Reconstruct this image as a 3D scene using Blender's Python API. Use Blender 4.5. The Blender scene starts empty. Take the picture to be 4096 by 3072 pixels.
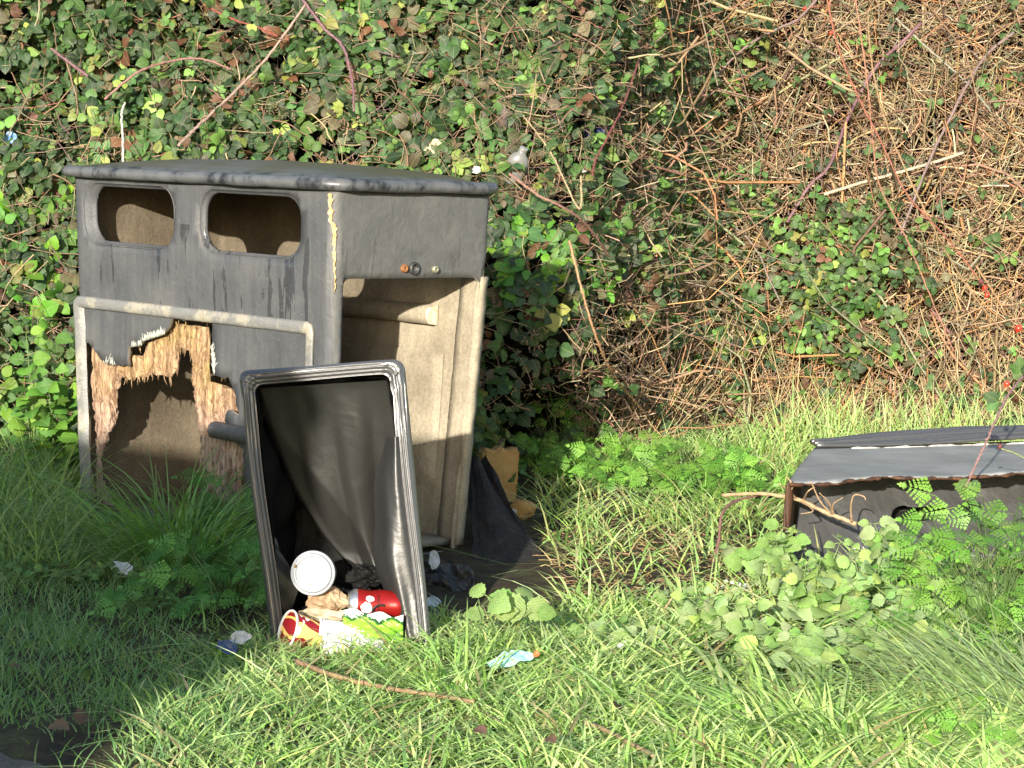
import bpy, math, random
import numpy as np
from mathutils import Vector, Matrix
from mathutils.geometry import delaunay_2d_cdt
random.seed(7); RS = np.random.RandomState(11)
sc = bpy.context.scene
COL = sc.collection
R = math.radians

# ------------------------------------------------------------------ camera model
F, PITCH, ROLL, CH = 9639.5, .0915, .0371, 1.015
cp, sp, cr, sr = math.cos(PITCH), math.sin(PITCH), math.cos(ROLL), math.sin(ROLL)
K = 4096/2212.
def ray(x, y):
    a, b = x*K-2048, y*K-1536
    px = a*cr+b*sr; py = -a*sr+b*cr
    X, u = px/F, -py/F
    return np.array([X, cp+u*sp, -sp+u*cp])
O = np.array([0, 0, CH])
def onplane(x, y, p0, n):
    r = ray(x, y); t = np.dot(np.array(p0)-O, n)/np.dot(r, n); return O+r*t
def G(x, y, z=0.): return onplane(x, y, (0, 0, z), (0, 0, 1))
def AT(x, y, Y): return onplane(x, y, (0, Y, 0), (0, 1, 0))
def to_px(P):
    P = np.atleast_2d(P); x, y, z = P[:, 0], P[:, 1], P[:, 2]-CH
    d = y*cp-z*sp; u = y*sp+z*cp; px = F*x/d; py = -F*u/d
    return (2048+px*cr-py*sr)/K, (1536+px*sr+py*cr)/K

cam = bpy.data.objects.new('camera', bpy.data.cameras.new('camera')); COL.objects.link(cam)
cam.data.sensor_width = 36; cam.data.lens = F/4096*36; cam.data.clip_end = 2000; cam.data.clip_start = .05
Rt = Vector((cr, sr*sp, sr*cp)); Up = Vector((-sr, cr*sp, cr*cp)); Fw = Vector((0, cp, -sp))
m = Matrix((Rt, Up, -Fw)).transposed().to_4x4(); m.translation = Vector((0, 0, CH)); cam.matrix_world = m
sc.camera = cam

# ------------------------------------------------------------------ light
AZ, EL = R(12.0), R(13.0)
sun = bpy.data.objects.new('sun', bpy.data.lights.new('sun', 'SUN')); COL.objects.link(sun)
sun.data.energy = 4.9; sun.data.angle = R(.53); sun.data.color = (1, .93, .80)
sd = Vector((math.sin(AZ)*math.cos(EL), math.cos(AZ)*math.cos(EL), -math.sin(EL)))
sun.rotation_euler = sd.to_track_quat('-Z', 'Y').to_euler(); sun.location = (-3, -8, 6)
w = bpy.data.worlds.new('World'); sc.world = w; w.use_nodes = True
nt = w.node_tree; bg = nt.nodes['Background']
sky = nt.nodes.new('ShaderNodeTexSky'); sky.sky_type = 'NISHITA'; sky.sun_disc = False
sky.sun_elevation = EL; sky.sun_rotation = R(180)+AZ
nt.links.new(sky.outputs[0], bg.inputs[0]); bg.inputs[1].default_value = .145
sc.view_settings.view_transform = 'Standard'; sc.view_settings.look = 'None'
sc.view_settings.exposure = 1.12; sc.view_settings.gamma = 1
sc.render.resolution_x = 1024; sc.render.resolution_y = 768

# ------------------------------------------------------------------ materials
class NT:
    def __init__(s, name):
        s.m = bpy.data.materials.new(name); s.m.use_nodes = True; s.t = s.m.node_tree
        s.b = s.t.nodes['Principled BSDF']; s.out = s.t.nodes['Material Output']
    def n(s, typ, **kw):
        o = s.t.nodes.new('ShaderNode'+typ)
        for k, v in kw.items():
            if hasattr(o, k): setattr(o, k, v)
        return o
    def l(s, a, b): s.t.links.new(a, b)
    def coord(s, scale=(1, 1, 1), kind='Object'):
        t = s.n('TexCoord'); mp = s.n('Mapping'); s.l(t.outputs[kind], mp.inputs[0]); mp.inputs[3].default_value = scale
        return mp.outputs[0]
    def noise(s, vec, scale, detail=4, rough=.55, dist=0):
        o = s.n('TexNoise'); s.l(vec, o.inputs['Vector']); o.inputs['Scale'].default_value = scale
        o.inputs['Detail'].default_value = detail; o.inputs['Roughness'].default_value = rough; o.inputs['Distortion'].default_value = dist
        return o.outputs[0]
    def ramp(s, fac, stops):
        o = s.n('ValToRGB'); s.l(fac, o.inputs[0]); e = o.color_ramp.elements
        while len(e) < len(stops): e.new(.5)
        for i, (p, c) in enumerate(stops):
            e[i].position = p; e[i].color = (*c, 1) if len(c) == 3 else c
        return o.outputs[0]
    def mix(s, fac, a, b, mode='MIX'):
        o = s.n('MixRGB'); o.blend_type = mode
        for i, v in enumerate((fac, a, b)):
            if isinstance(v, (int, float)): o.inputs[i].default_value = v if i == 0 else (v, v, v, 1)
            elif isinstance(v, tuple): o.inputs[i].default_value = (*v, 1)
            else: s.l(v, o.inputs[i])
        return o.outputs[0]
    def math(s, op, a, b=0., c=None):
        o = s.n('Math'); o.operation = op
        for i, v in enumerate((a, b) if c is None else (a, b, c)):
            if isinstance(v, (int, float)): o.inputs[i].default_value = v
            else: s.l(v, o.inputs[i])
        return o.outputs[0]
    def bump(s, h, strength=.3, dist=.01, prev=None):
        o = s.n('Bump'); s.l(h, o.inputs['Height']); o.inputs['Strength'].default_value = strength; o.inputs['Distance'].default_value = dist
        if prev: s.l(prev, o.inputs['Normal'])
        return o.outputs[0]
    def set(s, **kw):
        names = dict(col='Base Color', rough='Roughness', spec='Specular IOR Level', metal='Metallic', normal='Normal', coat='Coat Weight', trans='Transmission Weight', sss='Subsurface Weight', sheen='Sheen Weight', alpha='Alpha')
        for k, v in kw.items():
            i = s.b.inputs[names[k]]
            if isinstance(v, tuple): i.default_value = (*v, 1)
            elif isinstance(v, (int, float)): i.default_value = v
            else: s.l(v, i)
        return s.m

def simple(name, c1, c2, scale=20, rough=.7, bumpd=.003, bs=.4, spec=.3, metal=0, stretch=(1, 1, 1), detail=6):
    t = NT(name); v = t.coord(stretch); n = t.noise(v, scale, detail)
    return t.set(col=t.ramp(n, [(.32, c1), (.68, c2)]), rough=rough, spec=spec, metal=metal, normal=t.bump(n, bs, bumpd))

def attr_leaf(name, rough=.45, spec=.5, transl=.35, under=None, veins=0., hue=None, tint=(1.2, 1.25, .5), dew=0.):
    """leaf / blade surface: colour comes from a per-leaf attribute, lets some light through, paler below"""
    t = NT(name); a = t.n('Attribute'); a.attribute_name = 'Col'; col = a.outputs['Color']
    v = t.coord((1, 1, 1)); n = t.noise(v, 60, 3)
    col = t.mix(.45, col, t.ramp(n, [(.3, (.5, .5, .5)), (.7, (1, 1, 1))]), 'MULTIPLY')
    nrm = None
    if veins:
        u = t.n('Attribute'); u.attribute_name = 'Leaf'; sx = t.n('SeparateXYZ'); t.l(u.outputs['Vector'], sx.inputs[0])
        av = t.math('ABSOLUTE', sx.outputs[1])
        ph = t.math('SUBTRACT', t.math('MULTIPLY', sx.outputs[0], 34.), t.math('MULTIPLY', av, 30.))
        wv = t.math('SINE', ph); mid = t.math('GREATER_THAN', .035, av)
        wv2 = t.math('POWER', t.math('MULTIPLY_ADD', wv, .5, .5), 6.)
        hh = t.math('ADD', wv2, mid)
        nrm = t.bump(t.math('MULTIPLY', hh, -1.), veins*.6, .003)
        col = t.mix(t.math('MULTIPLY', mid, .35), col, (.3, .38, .14))
        col = t.mix(t.math('MULTIPLY', wv2, .10), col, t.mix(1., col, (1.6, 1.6, 1.3), 'MULTIPLY'))
    if under:
        g = t.n('NewGeometry'); col = t.mix(t.math('MULTIPLY', g.outputs['Backfacing'], .8), col, under)
    if dew:
        n2 = t.noise(v, 420, 2); col = t.mix(t.math('MULTIPLY', t.math('GREATER_THAN', n2, .56), dew), col, (.55, .6, .55))
    t.set(col=col, rough=rough, spec=spec)
    if nrm: t.l(nrm, t.b.inputs['Normal'])
    tr = t.n('BsdfTranslucent'); t.l(t.mix(1., col, tint, 'MULTIPLY'), tr.inputs[0])
    mx = t.n('MixShader'); mx.inputs[0].default_value = transl
    t.l(t.b.outputs[0], mx.inputs[1]); t.l(tr.outputs[0], mx.inputs[2]); t.l(mx.outputs[0], t.out.inputs[0])
    return t.m

def attr_twig(name, rough=.7):
    t = NT(name); a = t.n('Attribute'); a.attribute_name = 'Col'
    n = t.noise(t.coord((1, 1, 1)), 90, 4)
    return t.set(col=t.mix(.7, a.outputs['Color'], t.ramp(n, [(.3, (.35, .35, .35)), (.65, (1, 1, 1))]), 'MULTIPLY'), rough=rough, spec=.3, normal=t.bump(n, .5, .002))

# ------------------------------------------------------------------ object helpers
def tag(o, label=None, cat=None, group=None, kind=None):
    if label: o['label'] = label
    if cat: o['category'] = cat
    if group: o['group'] = group
    if kind: o['kind'] = kind
    return o
def empty(name, loc, label, cat, rotz=0, group=None, mat=None):
    o = bpy.data.objects.new(name, None); COL.objects.link(o); o.empty_display_size = .1
    if mat is not None: o.matrix_world = mat
    else: o.location = loc; o.rotation_euler = (0, 0, rotz)
    return tag(o, label, cat, group)
def mesh(name, verts, faces, mats, parent=None, smooth=True, midx=None, col=None, leaf=None):
    me = bpy.data.meshes.new(name)
    V = np.asarray(verts, dtype=np.float32).reshape(-1, 3)
    if isinstance(faces, np.ndarray):
        nf, k = faces.shape
        me.vertices.add(len(V)); me.vertices.foreach_set('co', V.ravel())
        me.loops.add(nf*k); me.loops.foreach_set('vertex_index', faces.ravel().astype(np.int32))
        me.polygons.add(nf); me.polygons.foreach_set('loop_start', np.arange(0, nf*k, k, dtype=np.int32))
        me.polygons.foreach_set('loop_total', np.full(nf, k, dtype=np.int32))
        me.update(calc_edges=True)
    else:
        me.from_pydata([tuple(map(float, p)) for p in V], [], [tuple(f) for f in faces]); me.update()
    if smooth: me.polygons.foreach_set('use_smooth', np.ones(len(me.polygons), dtype=bool))
    if midx is not None: me.polygons.foreach_set('material_index', np.asarray(midx, dtype=np.int32))
    if col is not None:
        a = me.attributes.new('Col', 'FLOAT_COLOR', 'POINT'); c = np.ones((len(V), 4), dtype=np.float32); c[:, :3] = col
        a.data.foreach_set('color', c.ravel())
    if leaf is not None:
        a = me.attributes.new('Leaf', 'FLOAT_VECTOR', 'POINT'); a.data.foreach_set('vector', np.asarray(leaf, dtype=np.float32).ravel())
    for mm in (mats if isinstance(mats, (list, tuple)) else [mats]): me.materials.append(mm)
    o = bpy.data.objects.new(name, me); COL.objects.link(o)
    if parent: o.parent = parent
    return o
def solid(o, th, off=-1, moff=0, rim=0):
    md = o.modifiers.new('thickness', 'SOLIDIFY'); md.thickness = th; md.offset = off; md.material_offset = moff; md.material_offset_rim = rim
    return o
def setloc(o, center):
    """shift a top-level mesh's origin to center (world) keeping the shape in place"""
    c = Vector(center); o.data.transform(Matrix.Translation(-c)); o.location = c; return o

class MB:
    def __init__(s): s.v = []; s.f = []; s.m = []; s.c = []
    def add(s, vs, fs, m=0, c=(1, 1, 1)):
        b = len(s.v); s.v += [tuple(p) for p in vs]; s.f += [tuple(i+b for i in f) for f in fs]; s.m += [m]*len(fs); s.c += [c]*len(vs)
    def box(s, a, b, m=0):
        x0, y0, z0 = a; x1, y1, z1 = b
        s.add([(x0, y0, z0), (x1, y0, z0), (x1, y1, z0), (x0, y1, z0), (x0, y0, z1), (x1, y0, z1), (x1, y1, z1), (x0, y1, z1)],
              [(0, 3, 2, 1), (4, 5, 6, 7), (0, 1, 5, 4), (1, 2, 6, 5), (2, 3, 7, 6), (3, 0, 4, 7)], m)
    def tube(s, pts, rad, sides=8, m=0, c=(1, 1, 1), cap=True):
        pts = [Vector(p) for p in pts]; n = len(pts)
        if not hasattr(rad, '__len__'): rad = [rad]*n
        vs = []; prev = None
        for i, p in enumerate(pts):
            t = (pts[min(i+1, n-1)]-pts[max(i-1, 0)]).normalized()
            if prev is None: a = t.orthogonal().normalized()
            else: a = (prev-t*prev.dot(t)).normalized()
            prev = a; b = t.cross(a)
            for k in range(sides):
                th = 2*math.pi*k/sides; vs.append(p+(a*math.cos(th)+b*math.sin(th))*rad[i])
        fs = [(i*sides+k, i*sides+(k+1) % sides, (i+1)*sides+(k+1) % sides, (i+1)*sides+k) for i in range(n-1) for k in range(sides)]
        if cap: fs += [tuple(range(sides))[::-1], tuple((n-1)*sides+k for k in range(sides))]
        s.add(vs, fs, m, c)
    def lathe(s, prof, sides=48, m=0, mat=None, mfn=None):
        vs = []; n = len(prof)
        for (r, z) in prof:
            for k in range(sides):
                a = 2*math.pi*k/sides; p = Vector((r*math.cos(a), r*math.sin(a), z)); vs.append(mat @ p if mat else p)
        fs = []; ms = []
        for i in range(n-1):
            for k in range(sides):
                fs.append((i*sides+k, i*sides+(k+1) % sides, (i+1)*sides+(k+1) % sides, (i+1)*sides+k)); ms.append(mfn(i, k) if mfn else m)
        b = len(s.v); s.v += [tuple(p) for p in vs]; s.f += [tuple(i+b for i in f) for f in fs]; s.m += ms; s.c += [(1, 1, 1)]*len(vs)
    def build(s, name, mats, parent=None, smooth=True, col=False):
        return mesh(name, s.v, s.f, mats, parent, smooth, s.m, np.array(s.c) if col else None)

def sn(x, y, z=0, s=1.0, seed=0):
    """cheap smooth noise, about -1..1"""
    a = seed*1.7
    return (np.sin(x*s*1.0+1.3*np.sin(y*s*.9+a)+a)+np.sin(y*s*1.31+1.1*np.sin(z*s*1.1+x*s*.7)+2.1+a)+np.sin(z*s*1.17+1.2*np.sin(x*s*1.2+y*s*.5)+4.2+a)+.6*np.sin((x+y-z)*s*2.3+a*2))/3.2

def frame(pos, zaxis, xhint):
    z = Vector(zaxis).normalized(); x = Vector(xhint); x = (x-z*x.dot(z)).normalized(); y = z.cross(x)
    m_ = Matrix((x, y, z)).transposed().to_4x4(); m_.translation = Vector(pos); return m_
# ---- vectorised vegetation
def norm(a): return a/np.maximum(np.linalg.norm(a, axis=-1, keepdims=True), 1e-9)
def blades(base, head, L, W, lean, bend, col, K=5, name='grass', mat=None, parent=None, tipc=None, twist=None, face=0.):
    n = len(base); t = np.linspace(0, 1, K+1)[None, :, None]
    h = np.stack([np.cos(head), np.sin(head), np.zeros(n)], 1)[:, None, :]
    L_ = L[:, None, None]; ln = lean[:, None, None]; bd = bend[:, None, None]
    up = np.array([0, 0, 1.])[None, None, :]
    hor = ln*t+bd*t**2; ver = t*np.sqrt(np.maximum(1-ln**2*.8, .1))-bd*.62*t**2.2
    P = base[:, None, :]+h*L_*hor+up*L_*ver
    tw = (RS.uniform(-.9, .9, n) if twist is None else twist)[:, None, None]
    s = np.stack([-np.sin(head), np.cos(head), np.zeros(n)], 1)[:, None, :]
    s = s*np.cos(tw*1.2)+h*np.sin(tw*1.2)+up*.25*np.sin(tw*3)
    if face:
        s = s*(1-face)+face*np.array([[[.97, -.2, 0]]])*np.sign(s[..., :1]+1e-6); s = norm(s)
    wd = W[:, None, None]*np.minimum(1, .55+t*1.6)*np.clip(1-t, 0, 1)**.6
    wd[:, -1] = W[:, None]*.04
    A = P-s*wd*.5; B = P+s*wd*.5
    V = np.stack([A, B], 2).reshape(n, -1, 3)
    k = np.arange(K); q = np.stack([2*k, 2*k+1, 2*k+3, 2*k+2], 1)
    Fc = (q[None]+(np.arange(n)*(2*(K+1)))[:, None, None]).reshape(-1, 4)
    tt = np.repeat(np.linspace(0, 1, K+1), 2)[None, :, None]
    C = col[:, None, :]*(1+0*tt)
    if tipc is not None: C = C*(1-tt**2*.6)+np.asarray(tipc)[None, None, :]*(tt**2*.6)
    C = C*np.ones((n, 2*(K+1), 3))
    return mesh(name, V.reshape(-1, 3), Fc, mat, parent, True, None, C.reshape(-1, 3))

def leaf_template(kind='oval', nx=6, fold=.18, curl=.18, serr=0., wide=.42):
    xs = np.linspace(0, 1, nx+1); V = []; Lf = []
    for i, x in enumerate(xs):
        if kind == 'oval': wv = wide*math.sin(math.pi*min(1, x*.97+.015)**.74)**.85
        elif kind == 'round': wv = .5*math.sqrt(max(0, 1-(2*x-1)**2))**.8
        elif kind == 'lance': wv = wide*math.sin(math.pi*x**.7)
        if x >= .999: wv = .004
        if serr and 0 < i < nx: wv *= 1+serr*(1 if i % 2 else -1)
        for v in (-1, -.5, 0, .5, 1):
            V.append((x, v*wv, fold*abs(v)*wv-curl*(x-.4)**2-.22*wv*v*v)); Lf.append((x, v*wv/.42, 0))
    Fc = [(5*i+j, 5*(i+1)+j, 5*(i+1)+j+1, 5*i+j+1) for i in range(nx) for j in range(4)]
    return np.array(V), np.array(Fc), np.array(Lf)
def scatter(name, tmpl, pos, dirv, nrm, size, col, mat, parent=None, asp=None):
    V, Fc, Lf = tmpl; n = len(pos)
    d = norm(dirv); s = norm(np.cross(nrm, d)); nn = np.cross(d, s)
    M = np.stack([d, s, nn], 2)
    T = V[None]*size[:, None, None]
    if asp is not None: T = T*np.stack([np.ones(n), asp, np.ones(n)], 1)[:, None, :]
    P = np.einsum('nij,nkj->nki', M, T)+pos[:, None, :]
    FF = (Fc[None]+(np.arange(n)*len(V))[:, None, None]).reshape(-1, Fc.shape[1])
    C = np.repeat(col, len(V), 0); LL = np.tile(Lf, (n, 1))
    return mesh(name, P.reshape(-1, 3), FF, mat, parent, True, None, C, LL)
def twigs(name, A, B, sag, r0, r1, col, mat, parent=None, K=5, sides=4, wob=.02):
    n = len(A); t = np.linspace(0, 1, K+1)[None, :, None]
    P = A[:, None]*(1-t)+B[:, None]*t+sag[:, None, :]*(4*t*(1-t))
    P = P+RS.normal(0, 1, P.shape)*(np.linalg.norm(B-A, axis=1)[:, None, None]*wob)
    T = norm(np.gradient(P, axis=1)); ref = norm(RS.normal(0, 1, (n, 1, 3)))
    a = norm(np.cross(T, ref)); b = np.cross(T, a)
    r = (r0[:, None]*(1-t[..., 0])+r1[:, None]*t[..., 0])[:, :, None, None]
    th = (np.arange(sides)*2*math.pi/sides)[None, None, :, None]
    V = P[:, :, None]+(a[:, :, None]*np.cos(th)+b[:, :, None]*np.sin(th))*r
    k = np.arange(K)[:, None]; j = np.arange(sides)[None]
    q = np.stack([k*sides+j, k*sides+(j+1) % sides, (k+1)*sides+(j+1) % sides, (k+1)*sides+j], -1).reshape(-1, 4)
    Fc = (q[None]+(np.arange(n)*(K+1)*sides)[:, None, None]).reshape(-1, 4)
    return mesh(name, V.reshape(-1, 3), Fc, mat, parent, True, None, np.repeat(col, (K+1)*sides, 0))
def pick(n, pal, wts, jit=.18):
    pal = np.array(pal); wts = np.array(wts, float)/sum(wts)
    c = pal[RS.choice(len(pal), n, p=wts)]
    return np.clip(c*(1+RS.normal(0, jit, (n, 1)))*(1+RS.normal(0, jit*.35, (n, 3))), .003, .9)

# ------------------------------------------------------------------ ground
def gz(x, y):
    return .018*sn(x, y, 0, 2.1, 1)+.012*sn(x, y, 0, 6.3, 2)
xs = np.concatenate([[-400, -60, -15, -6], np.linspace(-3.6, 3.6, 145), [6, 15, 60, 400]])
ys = np.concatenate([[-400, -60, -10, -2], np.linspace(2.5, 11.5, 181), [14, 20, 60, 500]])
XX, YY = np.meshgrid(xs, ys); ZZ = gz(XX, YY)*(np.abs(XX) < 5)*(YY > 0)*(YY < 13)
nx = len(xs); ny = len(ys)
ii, jj = np.meshgrid(np.arange(nx-1), np.arange(ny-1))
q = np.stack([jj*nx+ii, jj*nx+ii+1, (jj+1)*nx+ii+1, (jj+1)*nx+ii], -1).reshape(-1, 4)
t = NT('soil'); v = t.coord((1, 1, 1)); n1 = t.noise(v, 9, 8, .65); n2 = t.noise(v, 90, 6, .7)
c = t.ramp(n1, [(.3, (.03, .022, .014)), (.5, (.07, .055, .03)), (.7, (.11, .12, .045))])
c = t.mix(.6, c, t.ramp(n2, [(.3, (.3, .3, .3)), (.7, (1.3, 1.25, 1.15))]), 'MULTIPLY')
M_soil = t.set(col=c, rough=.9, spec=.25, normal=t.bump(n2, .9, .015, t.bump(n1, .6, .04)))
g = mesh('ground', np.stack([XX, YY, ZZ], -1).reshape(-1, 3), q, M_soil); tag(g, kind='structure', label='damp brown soil under the grass and weeds')
# worn tarmac edge in the near left corner
t = NT('tarmac'); v = t.coord(); n1 = t.noise(v, 6, 6); n2 = t.noise(v, 130, 5, .7)
c = t.mix(.7, t.ramp(n1, [(.3, (.10, .085, .07)), (.7, (.18, .155, .13))]), t.ramp(n2, [(.35, (.4, .4, .4)), (.7, (1.5, 1.45, 1.4))]), 'MULTIPLY')
M_tar = t.set(col=c, rough=.8, spec=.4, normal=t.bump(n2, .8, .008, t.bump(n1, .4, .03)))
P = []
edge = [(-30, 1585), (50, 1592), (120, 1612), (170, 1622), (215, 1640), (240, 1668), (270, 1710), (330, 1850)]
vs = []; fs = []
for k, e in enumerate(edge):
    a = G(e[0], e[1]); 
    for s_ in range(9):
        f_ = s_/8; p = np.array([a[0]*(1-f_)+(-3.2)*f_, a[1]*(1-f_)+(a[1]-.9-.1*k)*f_]); vs.append((p[0], p[1], max(gz(p[0], p[1]), -.004)+.006-.008*(s_ == 0)))
for k in range(len(edge)-1):
    for s_ in range(8): fs.append((k*9+s_, k*9+s_+1, (k+1)*9+s_+1, (k+1)*9+s_))
p = mesh('path', vs, fs, M_tar); tag(p, 'worn dark muddy path edge in the near left corner', kind='structure')

# ------------------------------------------------------------------ the litter bin
W, D, ZT, TP = 1.1204, .5361, .9354, .0409
YAW = .7891
U = np.array([math.cos(YAW), -math.sin(YAW), 0]); Vv = np.array([math.sin(YAW), math.cos(YAW), 0]); Bc = np.array([-.4438, 5.835, 0])
def FR(x, y, off=0.):
    """2212-px point on the tapered front face -> local (u, z)"""
    p = onplane(x, y, Bc+np.array([0, 0, ZT])+Vv*off, Vv+TP*np.array([0, 0, 1])); q_ = p-Bc
    z = q_[2]; a = TP*(ZT-z); u = q_@U; c_ = -W/2
    return c_+(u-c_)*(W/2)/(W/2-a), z
def C3(x, y): return ((250+x*.51224)/K, (1150+y*.51224)/K)
def per(s, z, off=0., rr=.03):
    """perimeter parameter -> local point of the tapered body, off = outward offset"""
    a = TP*(ZT-z)-off
    hw, hd = W/2-a, D/2-a; sx = hw/(W/2); sy = hd/(D/2)
    def rect(s):
        if s < 0: return (W/2, -D/2-s)
        if s <= W: return (W/2-s, -D/2)
        if s <= W+D: return (-W/2, -D/2+(s-W))
        return (-W/2+(s-W-D), D/2)
    cs = {-D: (1, 1), 0: (1, -1), W: (-1, -1), W+D: (-1, 1), 2*W+D: (1, 1)}
    for sc_, (qx, qy) in cs.items():
        e = s-sc_
        if abs(e) < rr:
            cx_, cy_ = qx*(W/2-rr), qy*(D/2-rr)
            base = math.atan2(qy, qx); th = base-e/rr*math.pi/4
            x, y = cx_+rr*math.cos(th), cy_+rr*math.sin(th); break
    else: x, y = rect(s)
    return Vector((x*sx-W/2, y*sy+D/2, z))
def pip(pt, poly):
    x, y = pt; c_ = False; j = len(poly)-1
    for i in range(len(poly)):
        xi, yi = poly[i]; xj, yj = poly[j]
        if (yi > y) != (yj > y) and x < (xj-xi)*(y-yi)/(yj-yi)+xi: c_ = not c_
        j = i
    return c_
def dseg(p, poly):
    P_ = np.array(poly); Q = np.roll(P_, -1, 0); d = Q-P_; t_ = np.clip(((p-P_)*d).sum(1)/np.maximum((d*d).sum(1), 1e-12), 0, 1)
    return np.sqrt((((P_+d*t_[:, None])-p)**2).sum(1)).min()
def sheet(outer, holes, pts, clear=.004):
    loops = [outer]+holes; vv = []; ed = []
    for lp in loops:
        b = len(vv); vv += [Vector(p) for p in lp]; ed += [(b+i, b+(i+1) % len(lp)) for i in range(len(lp))]
    for p in pts:
        if pip(p, outer) and not any(pip(p, h) for h in holes) and all(dseg(np.array(p), l) > clear for l in loops): vv.append(Vector(p))
    r_ = delaunay_2d_cdt(vv, ed, [], 0, 1e-5)
    V2 = [tuple(p) for p in r_[0]]; out = []
    for f_ in r_[2]:
        cx_ = sum(V2[i][0] for i in f_)/3; cy_ = sum(V2[i][1] for i in f_)/3
        if pip((cx_, cy_), outer) and not any(pip((cx_, cy_), h) for h in holes): out.append(tuple(f_))
    return V2, out
def rrect(x0, x1, z0, z1, r, n=8, bul=0.):
    o = []
    for cx_, cz_, a0 in ((x1-r, z1-r, 0), (x0+r, z1-r, 90), (x0+r, z0+r, 180), (x1-r, z0+r, 270)):
        for k in range(n+1):
            a = R(a0+90*k/n); o.append((cx_+r*math.cos(a), cz_+r*math.sin(a)))
    return o
def dense(loop, step=.012, jag=0., seed=3):
    rg = random.Random(seed); o = []
    for i in range(len(loop)):
        a = np.array(loop[i]); b = np.array(loop[(i+1) % len(loop)]); L_ = np.linalg.norm(b-a); n_ = max(1, int(L_/step))
        for k in range(n_):
            p = a+(b-a)*k/n_
            o.append((p[0]+rg.uniform(-jag, jag), p[1]+rg.uniform(-jag, jag)))
    return o

# paint, raw fibreglass and broken core
t = NT('grey_painted_fibreglass'); v = t.coord(); vs_ = t.coord((1, 1, .12))
n1 = t.noise(v, 5, 6, .6); n2 = t.noise(v, 160, 4, .6); n3 = t.noise(v, 26, 4, .5, 1.2)
dr = t.noise(vs_, 34, 5, .6)
geo = t.n('TexCoord'); sx = t.n('SeparateXYZ'); t.l(geo.outputs['Object'], sx.inputs[0])
col = t.ramp(n1, [(.25, (.048, .051, .056)), (.5, (.072, .074, .079)), (.78, (.112, .111, .107))])
lo = t.math('SUBTRACT', 1., t.math('MULTIPLY', t.math('ABSOLUTE', t.math('SUBTRACT', sx.outputs[2], .70)), 8.))
big = t.noise(v, 3.1, 2, .4)
wet = t.math('MULTIPLY', t.math('GREATER_THAN', t.math('ADD', dr, t.math('MULTIPLY', big, .35)), .765), t.math('GREATER_THAN', lo, .0))
col = t.mix(t.math('MULTIPLY', wet, .75), col, (.030, .032, .038))
stk = t.noise(t.coord((1, 1, .05)), 55, 5, .6)
col = t.mix(.5, col, t.ramp(stk, [(.3, (.62, .62, .65)), (.7, (1.3, 1.28, 1.22))]), 'MULTIPLY')
col = t.mix(t.math('MULTIPLY', t.math('GREATER_THAN', n2, .66), .35), col, (.22, .21, .19))
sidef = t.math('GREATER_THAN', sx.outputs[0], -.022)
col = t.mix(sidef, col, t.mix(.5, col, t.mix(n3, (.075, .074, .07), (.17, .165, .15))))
rgh = t.math('SUBTRACT', .58, t.math('MULTIPLY', wet, .35))
M_paint = t.set(col=col, rough=rgh, spec=.45, normal=t.bump(n2, .35, .002, t.bump(n3, .22, .012)))
t = NT('raw_fibreglass'); v = t.coord(); n1 = t.noise(v, 4, 6, .6); n2 = t.noise(v, 120, 5, .7); n3 = t.noise(t.coord((1, 1, .08)), 40, 5)
col = t.ramp(n1, [(.25, (.072, .056, .040)), (.5, (.142, .116, .084)), (.75, (.22, .185, .137))])
col = t.mix(.55, col, t.ramp(n2, [(.3, (.5, .48, .46)), (.7, (1.3, 1.28, 1.25))]), 'MULTIPLY')
col = t.mix(.35, col, t.ramp(n3, [(.3, (.6, .58, .55)), (.75, (1.2, 1.18, 1.15))]), 'MULTIPLY')
sx = t.n('SeparateXYZ'); t.l(v, sx.inputs[0]); px_ = t.math('GREATER_THAN', sx.outputs[0], -.42)
hv = t.n('MixRGB'); hv.blend_type = 'MIX'
mr = t.n('MapRange'); t.l(sx.outputs[0], mr.inputs[0]); mr.inputs[1].default_value = -.50; mr.inputs[2].default_value = -.24
col = t.mix(mr.outputs[0], col, t.mix(1., col, (2.1, 2.25, 2.35), 'MULTIPLY'))  # interior painted paler at the sunlit right end, leaving the unlit left dark
M_raw = t.set(col=col, rough=.8, spec=.25, normal=t.bump(n2, .5, .004, t.bump(n1, .5, .02)))
t = NT('worn_rib'); v = t.coord(); n1 = t.noise(v, 7, 7, .7); n2 = t.noise(v, 140, 4)
col = t.ramp(n1, [(.3, (.24, .21, .155)), (.42, (.31, .285, .23)), (.50, (.17, .168, .16)), (.64, (.17, .17, .165)), (.72, (.30, .275, .22))])
col = t.mix(.4, col, t.ramp(n2, [(.3, (.6, .6, .6)), (.7, (1.2, 1.2, 1.2))]), 'MULTIPLY')
M_rib = t.set(col=col, rough=.45, spec=.5, normal=t.bump(n2, .4, .003, t.bump(n1, .4, .01)))
t = NT('broken_core'); v = t.coord((1, 1, .16)); n1 = t.noise(t.coord(), 7, 4, .6); n2 = t.noise(v, 85, 8, .7, .4)
zz = t.n('SeparateXYZ'); t.l(t.coord(), zz.inputs[0])
col = t.ramp(t.math('ADD', t.math('MULTIPLY', n1, .5), t.math('MULTIPLY', zz.outputs[2], .85)), [(.35, (.42, .36, .32)), (.52, (.47, .33, .25)), (.68, (.42, .29, .16)), (.8, (.38, .29, .09))])
col = t.mix(.85, col, t.ramp(n2, [(.36, (.26, .16, .11)), (.48, (.75, .68, .62)), (.62, (1.5, 1.48, 1.4))]), 'MULTIPLY')
M_core = t.set(col=col, rough=.9, spec=.2, normal=t.bump(n2, 1., .02))

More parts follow.
